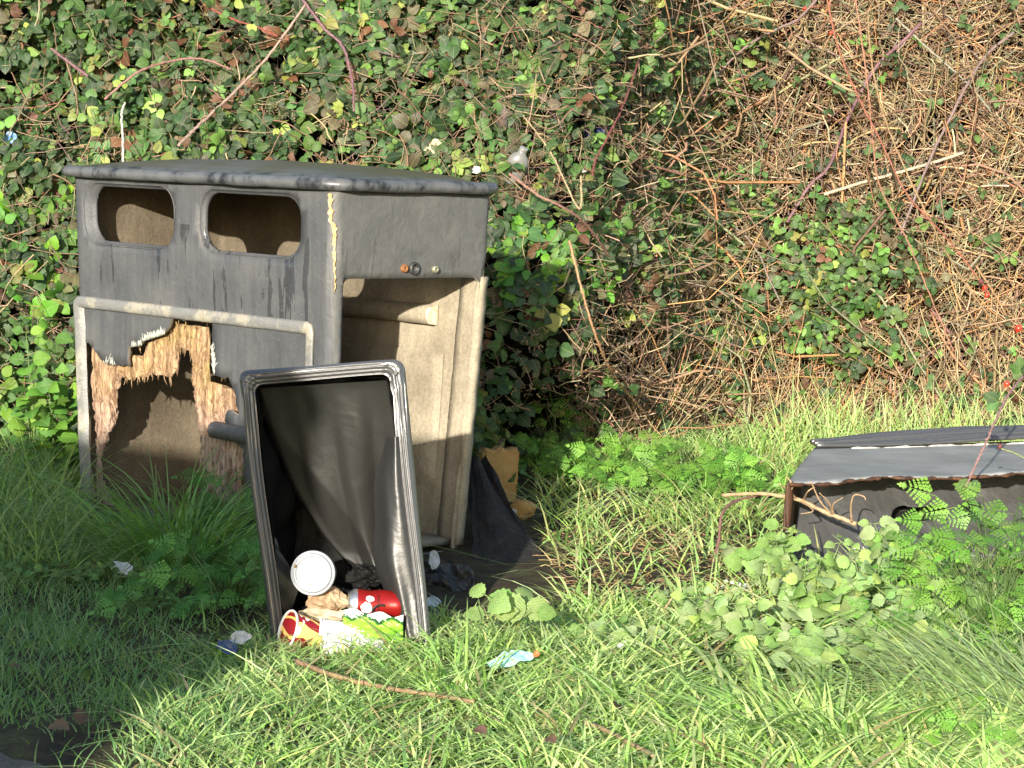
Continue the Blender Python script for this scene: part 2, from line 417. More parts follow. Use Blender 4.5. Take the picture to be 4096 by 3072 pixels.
bin_ = empty('litter_bin', tuple(Bc), 'large broken grey litter bin with two slots and a torn front, against the hedge', 'litter bin', -YAW)
slots = [(-1.050, -.655), (-.530, -.130)]
slot_out = []
for (a, b) in slots:
    slot_out.append(rrect(-b-.006, -a+.010, .754, .920, .062))     # in s = -u
C3P = lambda pts: [(-FR(*C3(x, y))[0], FR(*C3(x, y))[1]) for x, y in pts]
tear_px = [(165, 435), (205, 442), (262, 508), (330, 578), (400, 592), (470, 606), (523, 612), (521, 480), (545, 450), (585, 438), (628, 440), (632, 405), (680, 392), (735, 378), (800, 352), (842, 300), (860, 246),
           (1000, 258), (1165, 274), (1168, 480), (1172, 670), (1218, 692), (1262, 706), (1300, 700), (1325, 790), (1348, 850), (1362, 915), (1382, 1000), (1290, 955), (1272, 1040), (1330, 1190), (1412, 1260), (1415, 1420), (1425, 1640), (1430, 1760),
           (240, 1900), (235, 1600), (204, 1400), (200, 1150), (186, 900), (176, 640)]
hole_px = [(365, 650), (400, 690), (440, 700), (470, 718), (520, 690), (570, 704), (600, 680), (640, 668), (700, 680), (780, 692), (812, 660), (832, 615), (842, 560), (850, 500), (880, 470), (930, 500), (958, 505), (966, 560), (975, 700), (980, 850), (1000, 930), (1015, 1000), (1030, 1150), (1042, 1300), (1055, 1500), (1075, 1760),
           (300, 1860), (262, 1600), (222, 1480), (215, 1340), (225, 1230), (252, 1180), (282, 1090), (310, 990), (340, 840), (365, 720)]
tear = C3P(tear_px); hole = C3P(hole_px)
tear = [(s_, max(z_, .012)) for s_, z_ in tear]; hole = [(s_, max(z_, .014)) for s_, z_ in hole]
tear_d = dense(tear, .014, .0035, 5)
door = [(-.034, .008), (-.034, .70)]+[(-.034-.02*(1-math.cos(R(a))), .70+.018*math.sin(R(a))) for a in (30, 60, 90)]+[(-(D-.045), .718), (-(D-.018), .705), (-(D-.012), .008)]
door_d = dense(door, .03, .0)
outer = [(-D, 0), (2*W+D, 0), (2*W+D, ZT), (-D, ZT)]
outer_d = dense(outer, .035)
cols_ = sorted(set([round(x, 4) for x in np.arange(-D, 2*W+D, .03)]+[round(c_+k*.0075, 4) for c_ in (-D, 0, W, W+D, 2*W+D) for k in range(-4, 5)]))
pts = [(x+.0001, z) for x in cols_ for z in np.arange(.015, ZT, .03)]
V2, F2 = sheet(outer_d, slot_out+[tear_d, door_d], pts, .005)
vs = []
for (s_, z_) in V2:
    o_ = .0028*float(sn(s_*9, z_*11, 0, 1, 4))+.0035*float(sn(s_*2.5, z_*3, 0, 1, 2)) if 0 < z_ < ZT else 0
    if s_ < 0: o_ += .004*float(sn(s_*14, z_*17, 1, 1, 7))+.0022*float(sn(s_*45, z_*38, 1, 1, 3))
    if abs(s_) < .02: o_ *= .3
    # the side panel over the doorway stands a little proud and rolls in at its foot
    vs.append(per(s_, z_, o_))
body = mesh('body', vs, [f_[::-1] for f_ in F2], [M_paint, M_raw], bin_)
# orient outwards: check one triangle
me = body.data
cen = Vector((-W/2, D/2, .45)); s_ = sum(1 if (p_.normal.dot(p_.center-cen)) > 0 else -1 for p_ in me.polygons)
if s_ < 0: me.flip_normals()
solid(body, .012, -1, 1, 1)
# rounded lips round the two slots
for i, ((a, b), so) in enumerate(zip(slots, slot_out)):
    mb = MB(); N_ = len(so); vs = []
    cx_ = (-a-b)/2; cz_ = .837
    prof = [(0, 0), (.10, .25), (.35, .6), (.7, .88), (1., 1.), (1.02, 1.5), (1.0, 1.75)]
    for (f_, dp) in prof:
        for (s1, z1) in so:
            kz = 1-.11*f_
            s2, z2 = cx_+(s1-cx_)*(1-.040*f_), cz_+(z1-cz_)*kz
            vs.append(per(s2, z2, -.014*dp))
    fs = [(k*N_+j, k*N_+(j+1) % N_, (k+1)*N_+(j+1) % N_, (k+1)*N_+j) for k in range(len(prof)-1) for j in range(N_)]
    o = mesh('slot_lip', vs, fs, [M_paint, M_raw], bin_); solid(o, .003, 1, 0, 0)
# broken core layer behind the tear
big_t = []
cxy = np.mean(tear, 0)
hole_d = dense(hole, .01, .004, 9)
outl = [(s_+(.02 if s_ > cxy[0] else -.02), z_+(.02 if z_ > .35 else 0)) for s_, z_ in tear]
x0, x1 = min(p_[0] for p_ in tear)-.02, max(p_[0] for p_ in tear)+.015
tt_ = [(x0, .006), (x1, .006), (x1, .47), (x1-.25, .46), (x1-.36, .56), (x0+.22, .56), (x0+.2, .42), (x0, .40)]
# follow the tear closely so that nothing of the core shows beyond it
pts = [(x+random.uniform(-.003, .003), z+random.uniform(-.003, .003)) for x in np.arange(x0, x1, .0085) for z in np.arange(.01, .57, .012)]
V2, F2 = sheet(dense(tt_, .02), [hole_d], pts, .003)
vs = []
for (s_, z_) in V2:
    d_ = -.022-.008*float(sn(s_*40, z_*7, 0, 1, 3))-.006*random.random()-.008*float(sn(s_*150, z_*16, 0, 1, 8))
    vs.append(per(s_, z_, min(d_, -.014)))
core = mesh('broken_core', vs, F2, M_core, bin_, smooth=False); solid(core, .007, 0)
core['label'] = 'splintered tan core showing through the torn front'
# splinters hanging off the broken edges
mb = MB()
for lp, dn, nn_ in ((hole_d, -.6, 260), (tear_d, -.35, 190)):
    for k in range(nn_):
        s_, z_ = lp[random.randrange(len(lp))]
        if z_ < .07: continue
        L_ = random.uniform(.006, .03); a = per(s_, z_+random.uniform(0, .012), -.017-random.uniform(0, .008)); b = a+Vector((random.gauss(0, .005), random.uniform(-.006, .006), -L_*random.choice((1, 1, 1, -.5))))
        mb.tube([a, (a+b)/2+Vector((random.gauss(0, .002), 0, 0)), b], [random.uniform(.0015, .004), .0015, .0004], 4)
mb.build('splinters', M_core, bin_)['kind'] = 'stuff'
# pale frayed fibre edges of the skin
M_fray = simple('frayed_fibre', (.30, .31, .27), (.46, .47, .42), 90, .9)
mb = MB()
for (pa, pb, n_) in (((632, 408), (805, 352), 90), ((1170, 470), (1188, 670), 90), ((545, 452), (628, 440), 20), ((330, 578), (440, 600), 16)):
    for k in range(n_):
        f_ = random.random(); x_, y_ = pa[0]+(pb[0]-pa[0])*f_, pa[1]+(pb[1]-pa[1])*f_
        u_, z_ = FR(*C3(x_, y_)); a = per(-u_, z_, .0015); b = a+Vector((random.gauss(.004, .005), -random.uniform(.001, .004), random.gauss(.010, .005)))
        mb.tube([a-Vector((0, 0, .004)), b], [.0022, .0006], 4)
mb.build('frayed_edge', M_fray, bin_)['kind'] = 'stuff'
# raised rib frame round the lower front panel
def rib(name, pts_sz, wd=.030, ht=.019, mat=M_rib, n=14, par=None):
    """rounded bar swept along (s, z) points on the body face, mitred"""
    vs = []; m_ = len(pts_sz); prof = [(math.cos(math.pi*k/n), math.sin(math.pi*k/n)) for k in range(n+1)]
    for i, (s_, z_) in enumerate(pts_sz):
        a = np.array(pts_sz[max(i-1, 0)]); b = np.array(pts_sz[min(i+1, m_-1)]); c_ = np.array((s_, z_))
        t1 = (c_-a); t2 = (b-c_); t1 = t1/np.linalg.norm(t1) if np.linalg.norm(t1) > 0 else t2/np.linalg.norm(t2); t2 = t2/np.linalg.norm(t2) if np.linalg.norm(t2) > 0 else t1
        tt = (t1+t2); tt = tt/np.linalg.norm(tt); nn = np.array((-tt[1], tt[0])); k_ = 1/max(.5, float(np.dot(tt, t1)))
        for (cx_, hh_) in prof:
            e = nn*cx_*wd*.5*k_; off = ht*abs(hh_)**.6-.002+.0012*float(sn(s_*40, z_*40, cx_*3, 1))
            vs.append(per(s_+e[0], z_+e[1], off))
    fs = [(i*(n+1)+k, i*(n+1)+k+1, (i+1)*(n+1)+k+1, (i+1)*(n+1)+k) for i in range(m_-1) for k in range(n)]
    fs += [tuple(range(n+1)), tuple((m_-1)*(n+1)+k for k in range(n+1))[::-1]]
    return mesh(name, vs, fs, mat, par or bin_)
def lin(a, b, n): return [(a[0]+(b[0]-a[0])*k/n, a[1]+(b[1]-a[1])*k/n) for k in range(n+1)]
zr = .592
s0_, s1_ = .083, W-.028
path_ = lin((s0_, .02), (s0_, zr-.02), 30)[:-1]+[(s0_, zr-.015), (s0_+.004, zr-.004), (s0_+.015, zr)]+lin((s0_+.02, zr), (s1_-.02, zr), 50)+[(s1_-.012, zr), (s1_-.003, zr-.005), (s1_, zr-.016)]+lin((s1_, zr-.03), (s1_, .02), 30)
rib('rib_frame', path_, .033, .015)
# broken stub of the front's lower ledge
u0_, z0_ = FR(*C3(1200, 1110)); u1_, z1_ = FR(*C3(1440, 1150))
mb = MB(); vs = []
pts_ = lin((-u0_, z0_), (.02, z0_), 12)
rib('ledge_stub', pts_, .044, .035, M_paint)
# cracked front-right corner: a jagged split with yellow filler showing
M_fill = simple('cracked_filler', (.30, .17, .06), (.55, .42, .24), 70, .85, .004, .8)
mb = MB(); rg = random.Random(4); n_ = 46; L1 = []; R1 = []
for k in range(n_+1):
    f_ = k/n_; z_ = .925-.245*f_; wd = (.0045+.004*abs(math.sin(f_*21+1)))*(1-f_)**.6*(.5+rg.random()); c_ = -.004+.010*math.sin(f_*9)*0+.010*f_-.012*(f_ < .3)+rg.uniform(-.0025, .0025)
    L1.append(per(-(c_+wd), z_, .0035)); R1.append(per(-(c_-wd), z_, .0035))
mb.add(L1+R1, [(k, k+1, n_+2+k, n_+1+k) for k in range(n_)])
o = mb.build('crack', M_fill, bin_, smooth=False); solid(o, .003, 0)
# flat seam strip lines on the left edge
# lid
t = NT('wet_lid'); v = t.coord(); n1 = t.noise(v, 3.2, 5, .6); n2 = t.noise(v, 150, 4, .6); n4 = t.noise(t.coord((1, 1, .5)), 22, 5, .6)
sx = t.n('SeparateXYZ'); t.l(v, sx.inputs[0])
alg = t.ramp(n1, [(.35, (.085, .085, .085)), (.55, (.062, .056, .035)), (.7, (.075, .063, .036))])
rimf = t.math('LESS_THAN', sx.outputs[2], .968)
col = t.mix(rimf, alg, t.ramp(n4, [(.38, (.022, .023, .026)), (.50, (.085, .087, .092)), (.75, (.12, .12, .12))]))
col = t.mix(t.math('MULTIPLY', t.math('GREATER_THAN', n2, .67), .3), col, (.2, .21, .15))
M_lid = t.set(col=col, rough=t.ramp(n1, [(.3, (.42,)*3), (.7, (.30,)*3)]), spec=.5, normal=t.bump(n2, .3, .002, t.bump(n4, .15, .008)))
def lidloop(off, z, n=9, rr=.06):
    o = []
    x0, x1, y0, y1 = -W-off-.022, off, -off, D+off
    r_ = max(rr+off, .01)
    for cx_, cy_, a0 in ((x1-r_, y0+r_, -90), (x1-r_, y1-r_, 0), (x0+r_, y1-r_, 90), (x0+r_, y0+r_, 180)):
        for k in range(n): a = R(a0+90*k/(n-1)); o.append((cx_+r_*math.cos(a), cy_+r_*math.sin(a)))
    # densify straight runs
    d = []
    for i in range(len(o)):
        a = np.array(o[i]); b = np.array(o[(i+1) % len(o)]); L_ = np.linalg.norm(b-a); q_ = 14 if L_ > .2 else 1
        for k in range(q_): p_ = a+(b-a)*k/q_; d.append(p_)
    return [(p_[0], p_[1], z) for p_ in d]
prof = [(-.012, ZT-.002), (.010, ZT-.004), (.024, ZT-.003), (.031, ZT+.001), (.035, ZT+.008), (.035, ZT+.015), (.031, ZT+.022), (.022, ZT+.0265), (.006, ZT+.0275), (-.014, ZT+.026), (-.03, ZT+.027)]
vs = []; rings = []
for (o_, z_) in prof: rings.append(lidloop(o_, z_))
c_ = np.array((-W/2, D/2))
base_r = lidloop(-.03, ZT+.027)
for f_ in (.9, .8, .7, .6, .5, .4, .3, .2, .1, .02):
    rr_ = []
    for (x, y, z) in base_r:
        x2, y2 = c_+(np.array((x, y))-c_)*f_
        e = 1-max(abs((x2-c_[0])/(W/2)), abs((y2-c_[1])/(D/2)))
        rr_.append((x2, y2, ZT+.027+.036*(1-(1-e)**2)))
    rings.append(rr_)
N_ = len(rings[0])
for k, r_ in enumerate(rings):
    for (x, y, z) in r_: vs.append((x, y, z+.0018*float(sn(x*14, y*14, 0, 1, 3))+(.002*float(sn(x*30, y*30, k, 1, 5)) if k < 9 else 0)))
fs = [(k*N_+j, k*N_+(j+1) % N_, (k+1)*N_+(j+1) % N_, (k+1)*N_+j) for k in range(len(rings)-1) for j in range(N_)]
fs.append(tuple((len(rings)-1)*N_+j for j in range(N_))); fs.append(tuple(range(N_))[::-1])
mesh('lid', vs, fs, M_lid, bin_)
# the split in the lid's rolled rim above the cracked corner
mb = MB()
for k in range(5): pass
a = Vector((.030, -.034, ZT-.004)); 
# studs on the side panel
M_rust = simple('rust', (.10, .045, .02), (.28, .12, .045), 60, .8, .003, .8)
M_brass = simple('dull_metal', (.22, .2, .13), (.42, .4, .28), 60, .45, .002, .4, .5, .6)
M_dark = simple('dark_metal', (.03, .03, .03), (.07, .07, .065), 60, .5, .002, .4, .5, .3)
def side_pt(x, y):
    p_ = onplane(x, y, Bc, U); q_ = p_-Bc; return q_@Vv, q_[2]
def stud(name, x, y, r_, mat, hole_r):
    v_, z_ = side_pt(x, y); c0 = per(-v_, z_, .004)
    M_ = Matrix.Translation(c0) @ Matrix.Rotation(R(90), 4, 'Y')
    mb = MB(); mb.lathe([(r_, -.004), (r_, .002), (r_*.85, .0045), (hole_r*1.25, .005), (hole_r, .0035), (hole_r, -.010), (.0002, -.010)], 28, 0, M_)
    return mb.build(name, mat, bin_)
stud('rivet', 876, 580, .0105, M_rust, .003)['label'] = 'rusty rivet'
stud('lock_ring', 898, 580, .0165, M_dark, .0095)
stud('rivet', 944, 582, .0095, M_brass, .003)['label'] = 'pale brass rivet'
# inside of the back wall: a moulded bar with a sawn end and a lower step
def back_pt(x, y, off=.03):
    p_ = onplane(x, y, Bc+Vv*(D-off), Vv); q_ = p_-Bc; return q_@U, q_[2]
u1_, z1_ = back_pt(944, 681)
mb = MB(); nseg = 20
for k in range(1): pass
vs = []; pr = [(0, -.026), (-.020, -.023), (-.030, -.010), (-.031, .008), (-.022, .021), (0, .027)]
yb = D-.012
for k in range(nseg+1):
    u_ = -W+.06+(u1_+W-.06)*k/nseg; 
    for (dy, dz) in pr: vs.append((u_, yb-TP*(ZT-z1_)-.004+dy, z1_+dz+.0012*random.uniform(-1, 1)))
np_ = len(pr); fs = [(k*np_+j, k*np_+j+1, (k+1)*np_+j+1, (k+1)*np_+j) for k in range(nseg) for j in range(np_-1)]+[tuple(nseg*np_+j for j in range(np_))]
o = mesh('inner_bar', vs, fs, M_raw, bin_, smooth=True)
M_pale = simple('sawn_edge', (.45, .36, .20), (.62, .58, .46), 60, .8)
vs = [(u1_+.002, yb-TP*(ZT-z1_)-.004+dy*1.02, z1_+dz*1.02) for dy, dz in pr]; vs += [(x-.010, y-.0015, z) for x, y, z in vs]
o = mesh('sawn_end', vs, [tuple(range(6)), tuple(range(6, 12))[::-1]]+[(j, (j+1) % 6, 6+(j+1) % 6, 6+j) for j in range(6)], M_pale, bin_, smooth=False)
# lower moulded step on the back wall
u2_, z2_ = back_pt(960, 772)
vs = []; prs = [(.0, .012), (-.006, .004), (-.011, -.008), (-.010, -.3), (0, -.34)]
for k in range(nseg+1):
    u_ = -W+.05+(u2_+W-.05)*k/nseg; zz_ = z2_+.008*(1-k/nseg)*math.sin(k*1.3)*.5
    for (dy, dz) in prs: vs.append((u_, yb-TP*(ZT-max(zz_+dz, 0))-.003+dy, zz_+dz))
np_ = len(prs); fs = [(k*np_+j, k*np_+j+1, (k+1)*np_+j+1, (k+1)*np_+j) for k in range(nseg) for j in range(np_-1)]+[tuple(nseg*np_+j for j in range(np_))]
mesh('inner_panel', vs, fs, M_raw, bin_)
# rough return edge of the back wall beside the doorway
vs = []; fs = []; n_ = 26
for k in range(n_+1):
    z_ = .02+.70*k/n_; a = TP*(ZT-z_)
    for (du, dv) in ((-.080, -.012), (-.052, -.015), (-.022, -.017), (-.004, -.019), (.001, -.016), (.001, .004)):
        vs.append((-a+du+random.uniform(-.0015, .0015), D-a+dv+random.uniform(-.001, .001), z_))
fs = [(k*6+j, k*6+j+1, (k+1)*6+j+1, (k+1)*6+j) for k in range(n_) for j in range(5)]
o = mesh('door_jamb', vs, fs, M_raw, bin_); solid(o, .004, 0)
# floor of the bin
mb = MB(); mb.box((-W+.06, .05, .02), (-.06, D-.05, .035)); mb.build('base', M_raw, bin_)

# ------------------------------------------------------------------ black plastic, galvanised steel
def plastic(name, base, rough, bs=.5, sc1=7, sc2=35):
    t = NT(name); v = t.coord(); n1 = t.noise(v, sc1, 5, .5, 1.5); n2 = t.noise(v, sc2, 4, .5, .8)
    h_ = t.math('ADD', n1, t.math('MULTIPLY', n2, .25))
    return t.set(col=base, rough=rough, spec=.6, normal=t.bump(h_, bs, .02))
M_bag = plastic('black_bag_plastic', (.018, .0175, .016), .48, .22, 5, 14)
M_bag.node_tree.nodes['Principled BSDF'].inputs['Specular IOR Level'].default_value = .5
M_rim = plastic('stretched_bag_plastic', (.06, .06, .062), .33, .06, 30, 120)
M_rim.node_tree.nodes['Principled BSDF'].inputs['Specular IOR Level'].default_value = .9
M_pouch = plastic('shaded_bag_plastic', (.007, .007, .007), .6, .6)  # darker, duller copy of the bag plastic; pouch shade put into the colour
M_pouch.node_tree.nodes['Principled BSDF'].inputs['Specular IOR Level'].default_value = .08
M_rim2 = plastic('loose_bag_plastic', (.022, .022, .022), .42, .15, 12, 60)
M_bag2 = plastic('dusty_bag_plastic', (.062, .060, .058), .45, .5)
t = NT('galvanised_steel'); v = t.coord((1, 1, 1)); n1 = t.noise(v, 5, 6, .6); vo = t.n('TexVoronoi'); t.l(v, vo.inputs['Vector']); vo.inputs['Scale'].default_value = 60; n2 = t.noise(t.coord((1, 12, 1)), 14, 5, .6)
col = t.ramp(n1, [(.3, (.21, .213, .205)), (.7, (.34, .345, .33))])
col = t.mix(.4, col, t.ramp(n2, [(.35, (.6, .6, .6)), (.7, (1.2, 1.2, 1.2))]), 'MULTIPLY')
M_galv = t.set(col=col, rough=.62, spec=.3, normal=t.bump(n1, .2, .004))
t = NT('rusted_steel'); v = t.coord((1, 1, .3)); n1 = t.noise(v, 30, 6, .7)
M_rs = t.set(col=t.ramp(n1, [(.3, (.018, .009, .006)), (.55, (.075, .032, .014)), (.75, (.22, .09, .035))]), rough=.6, spec=.4, normal=t.bump(n1, .9, .006))

# ------------------------------------------------------------------ standing liner box with its bag
Yt = 4.98
TL, TR_, BL, BR = (AT(527, 812, Yt+.09), AT(860, 790, Yt+.07), AT(600, 1420, Yt), AT(922, 1430, Yt-.02))
base_c = (BL+BR)/2; base_c[2] = 0
ux = Vector(BR-BL).normalized(); uz = Vector((TL+TR_)/2-(BL+BR)/2).normalized(); uy = uz.cross(ux).normalized()
tub = empty('liner_box', tuple(base_c), 'upright galvanised liner box with its open side forward, standing before the big bin', 'liner box')
def Q(a, b): # a across 0..1, b up 0..1 on the rim plane, local to the box's origin
    p_ = Vector(TL)*(1-a)*b+Vector(TR_)*a*b+Vector(BL)*(1-a)*(1-b)+Vector(BR)*a*(1-b)
    return p_-Vector(base_c)
def loop_uv(n=160, r=.07):
    """rounded unit rectangle as (a, b) pairs, arc-length even"""
    o = []
    asp = .33/.60
    ra, rb = r/.33*.33, r*asp
    ra = .019/.33; rb = .019/.60
    for ca, cb, a0 in ((1-ra, 1-rb, 0), (ra, 1-rb, 90), (ra, rb, 180), (1-ra, rb, 270)):
        for k in range(9): th = R(a0+90*k/8); o.append((ca+ra*math.cos(th), cb+rb*math.sin(th)))
    d = []
    for i in range(len(o)):
        a = np.array(o[i]); b = np.array(o[(i+1) % len(o)]); L_ = math.hypot((b-a)[0]*.33, (b-a)[1]*.6); q_ = max(1, int(L_/.012))
        for k in range(q_): d.append(tuple(a+(b-a)*k/q_))
    return d
LU = loop_uv(); NL = len(LU)
def ring(off, dep, shr=0., fn=None):
    """loop moved outwards by off (m) in the rim plane and back by dep (m)"""
    o = []
    for i, (a, b) in enumerate(LU):
        a2 = .5+(a-.5)*(1-shr)*(1+2*off/.33); b2 = .5+(b-.5)*(1-shr)*(1+2*off/.60)
        dx = dy = 0
        p_ = Q(a2, b2)+uy*dep
        if fn: p_ = p_+fn(a, b, i)
        o.append(p_)
    return o
# shell
rs_ = [ring(.004, .004), ring(.0, .012), ring(-.006, .10, .0), ring(-.016, .22, .0), ring(-.022, .262), ring(-.05, .265)]
vs = [p_ for r_ in rs_ for p_ in r_]; fs = [(k*NL+j, k*NL+(j+1) % NL, (k+1)*NL+(j+1) % NL, (k+1)*NL+j) for k in range(len(rs_)-1) for j in range(NL)]
fs.append(tuple((len(rs_)-1)*NL+j for j in range(NL)))
o = mesh('shell', vs, fs, M_galv, tub); solid(o, .002, 0)
bag = empty('bin_bag', tuple(base_c), 'shiny black plastic bin bag lining the upright box, stretched round its rim', 'bin bag')
# stretched rim : a rolled flange with many taut pleats running along it
prof = []
npz = 34
for k in range(npz+1):
    f_ = k/npz; off = .011-.029*f_       # from outside to inside
    hgt = -.009*math.sin(math.pi*min(1, f_*1.15))**.7
    prof.append((off, hgt, f_))
rs_ = []; rg = random.Random(2)
ph = [rg.uniform(0, 6.3) for _ in range(6)]
def cornerness(a, b): return math.exp(-((min(a, 1-a)*.33)**2+(min(b, 1-b)*.6)**2)/(.035**2))
for (off, hgt, f_) in prof:
    def fn(a, b, i, off=off, hgt=hgt, f_=f_):
        c_ = cornerness(a, b); along = a*.33 if (b < .06 or b > .94) else b*.6
        pl = .0024*(1-c_*.9)*math.sin(f_*22+ph[0]+.7*math.sin(along*7+ph[1])+.25*math.sin(along*19))*math.sin(math.pi*f_)**.3
        pl += .0008*(1-c_)*math.sin(f_*49+ph[2]+along*4)
        cw = .0025*c_*math.sin(i*2.4+f_*9)
        return uy*(hgt*(1-.2*c_)+pl+cw)+Vector((.003*math.sin(along*11+ph[3]), 0, .003*math.sin(along*9+ph[4])))
    wd_c = off
    rs_.append(ring(off, .002, 0, fn))
back_r = ring(.010, .040); back_r2 = ring(.0125, .012)
rs_ = [back_r, back_r2]+rs_
vs = [p_ for r_ in rs_ for p_ in r_]; fs = [(k*NL+j, k*NL+(j+1) % NL, (k+1)*NL+(j+1) % NL, (k+1)*NL+j) for k in range(len(rs_)-1) for j in range(NL)]
mesh('stretched_rim', vs, fs, M_rim, bag)
# pouch
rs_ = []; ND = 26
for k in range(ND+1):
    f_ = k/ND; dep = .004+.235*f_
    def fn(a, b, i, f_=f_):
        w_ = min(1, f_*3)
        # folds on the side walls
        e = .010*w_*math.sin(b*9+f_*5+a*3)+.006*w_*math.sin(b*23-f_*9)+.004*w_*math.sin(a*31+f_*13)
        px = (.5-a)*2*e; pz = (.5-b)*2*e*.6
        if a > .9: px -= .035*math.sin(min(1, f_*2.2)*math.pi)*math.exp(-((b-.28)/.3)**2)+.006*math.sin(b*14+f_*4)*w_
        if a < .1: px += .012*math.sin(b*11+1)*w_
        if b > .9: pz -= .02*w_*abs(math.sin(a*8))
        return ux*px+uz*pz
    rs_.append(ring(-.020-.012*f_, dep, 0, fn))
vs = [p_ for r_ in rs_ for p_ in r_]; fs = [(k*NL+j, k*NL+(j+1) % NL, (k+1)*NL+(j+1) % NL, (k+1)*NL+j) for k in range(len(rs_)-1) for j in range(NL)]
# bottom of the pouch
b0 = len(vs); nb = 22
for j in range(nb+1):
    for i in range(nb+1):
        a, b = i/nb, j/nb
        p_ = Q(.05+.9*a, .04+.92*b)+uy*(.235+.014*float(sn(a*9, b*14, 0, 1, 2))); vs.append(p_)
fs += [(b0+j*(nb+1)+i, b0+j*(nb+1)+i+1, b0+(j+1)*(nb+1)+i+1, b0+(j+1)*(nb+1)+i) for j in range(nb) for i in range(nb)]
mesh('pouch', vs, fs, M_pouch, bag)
# the slack sheet hanging from the top rim, gathered to a point
vs = []; na, nbb = 60, 60
for j in range(nbb+1):
    g_ = j/nbb                       # 0 top .. 1 point
    bb = .955-.72*g_
    # half widths narrowing to the gather point
    lw = .05+.12*g_+.44*g_**3
    rw = .965 if g_ < .55 else .965-.25*((g_-.55)/.45)**1.5
    for i in range(na+1):
        a_ = i/na; a = .02+(lw-.03)+(rw-lw)*a_
        fold = .0035*math.sin(a_*15+1.6*math.sin(g_*3))*min(1, g_*3+.1)*(1.3-g_)+.0012*math.sin(a_*41+g_*4)*(1-g_)+.014*math.sin(a_*5+g_*7)*g_+.011*abs(math.sin(a_*5-g_*4+.5))*(.25+g_)-.007*abs(math.sin(a_*11+g_*3))*min(1, g_*2)
        dep = .018+.13*min(1, g_*1.2)**.8+.05*g_+fold-.035*math.exp(-((a_-.55)/.2)**2)*g_
        if a_ < .05: dep += .03*(1-a_/.05)
        if a_ > .95: dep += .03*(a_-.95)/.05
        vs.append(Q(a, bb+.012*math.sin(a_*9)*g_)+uy*dep)
fs = [(j*(na+1)+i, j*(na+1)+i+1, (j+1)*(na+1)+i+1, (j+1)*(na+1)+i) for j in range(nbb) for i in range(na)]
o = mesh('slack_sheet', vs, fs, M_bag, bag)
# slack fold down the right side and a small flap on the left
vs = []; na, nbb = 26, 60
for j in range(nbb+1):
    b = .02+.74*j/nbb; wv_ = .07+.19*math.sin(math.pi*min(1, (1-j/nbb)*.75+.12))**1.3+.012*math.sin(b*23)
    for i in range(na+1):
        f_ = i/na; a = .965-wv_*f_; dep = -.002+.055*f_**1.5+.004*math.sin(f_*6+b*5)+.0015*math.sin(f_*14-b*7)-.016*math.sin(math.pi*f_)
        vs.append(Q(a, b)+uy*dep)
fs = [(j*(na+1)+i, j*(na+1)+i+1, (j+1)*(na+1)+i+1, (j+1)*(na+1)+i) for j in range(nbb) for i in range(na)]
mesh('side_fold', vs, fs, M_rim2, bag)
vs = []; na, nbb = 14, 20
for j in range(nbb+1):
    b = .16+.24*j/nbb
    for i in range(na+1):
        f_ = i/na; a = .035+(.16*(1-abs(j/nbb-.4)*1.4)*f_); vs.append(Q(a, b)+uy*(.004+.03*f_+.004*math.sin(b*50+f_*5)))
mesh('side_flap', vs, [(j*(na+1)+i, j*(na+1)+i+1, (j+1)*(na+1)+i+1, (j+1)*(na+1)+i) for j in range(nbb) for i in range(na)], M_bag, bag)
mb = MB(); q_ = Q(.985, .975)-uy*.016; mb.lathe([(.0055, 0), (.0052, .001), (.004, .0012), (.0002, .0004)], 18, 0, frame(q_, -uy, (1, 0, 0)) @ Matrix.Diagonal((.6, 1, 1, 1))); mb.build('rim_hole', M_dark, bag)
# crumples in the dark lower part
def crumple(name, c, r, mat, seed, parent=None, flat=(1, 1, 1), amp=.35, fr=1., sub=24):
    vs = []; fs = []; nu, nv = sub*2, sub
    for j in range(nv+1):
        th = math.pi*j/nv
        for i in range(nu):
            ph_ = 2*math.pi*i/nu; d = Vector((math.sin(th)*math.cos(ph_), math.sin(th)*math.sin(ph_), math.cos(th)))
            k_ = 1+amp*float(sn(d.x*3*fr, d.y*3*fr, d.z*3*fr, 1, seed))+amp*.5*abs(float(sn(d.x*8*fr, d.y*8*fr, d.z*8*fr, 1, seed+3)))
            vs.append(Vector((d.x*flat[0], d.y*flat[1], d.z*flat[2]))*r*k_+Vector(c))
    for j in range(nv):
        for i in range(nu): fs.append((j*nu+i, j*nu+(i+1) % nu, (j+1)*nu+(i+1) % nu, (j+1)*nu+i))
    return mesh(name, vs, fs, mat, parent, smooth=False)
rel = lambda p_: Vector(p_)-Vector(base_c)
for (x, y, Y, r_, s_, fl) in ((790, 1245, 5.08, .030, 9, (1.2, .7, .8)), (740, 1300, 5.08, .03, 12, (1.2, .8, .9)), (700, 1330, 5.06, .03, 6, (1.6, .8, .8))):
    crumple('crumpled_fold', rel(AT(x, y, Y)), r_, M_pouch, s_, bag, fl, .45, 1.3)
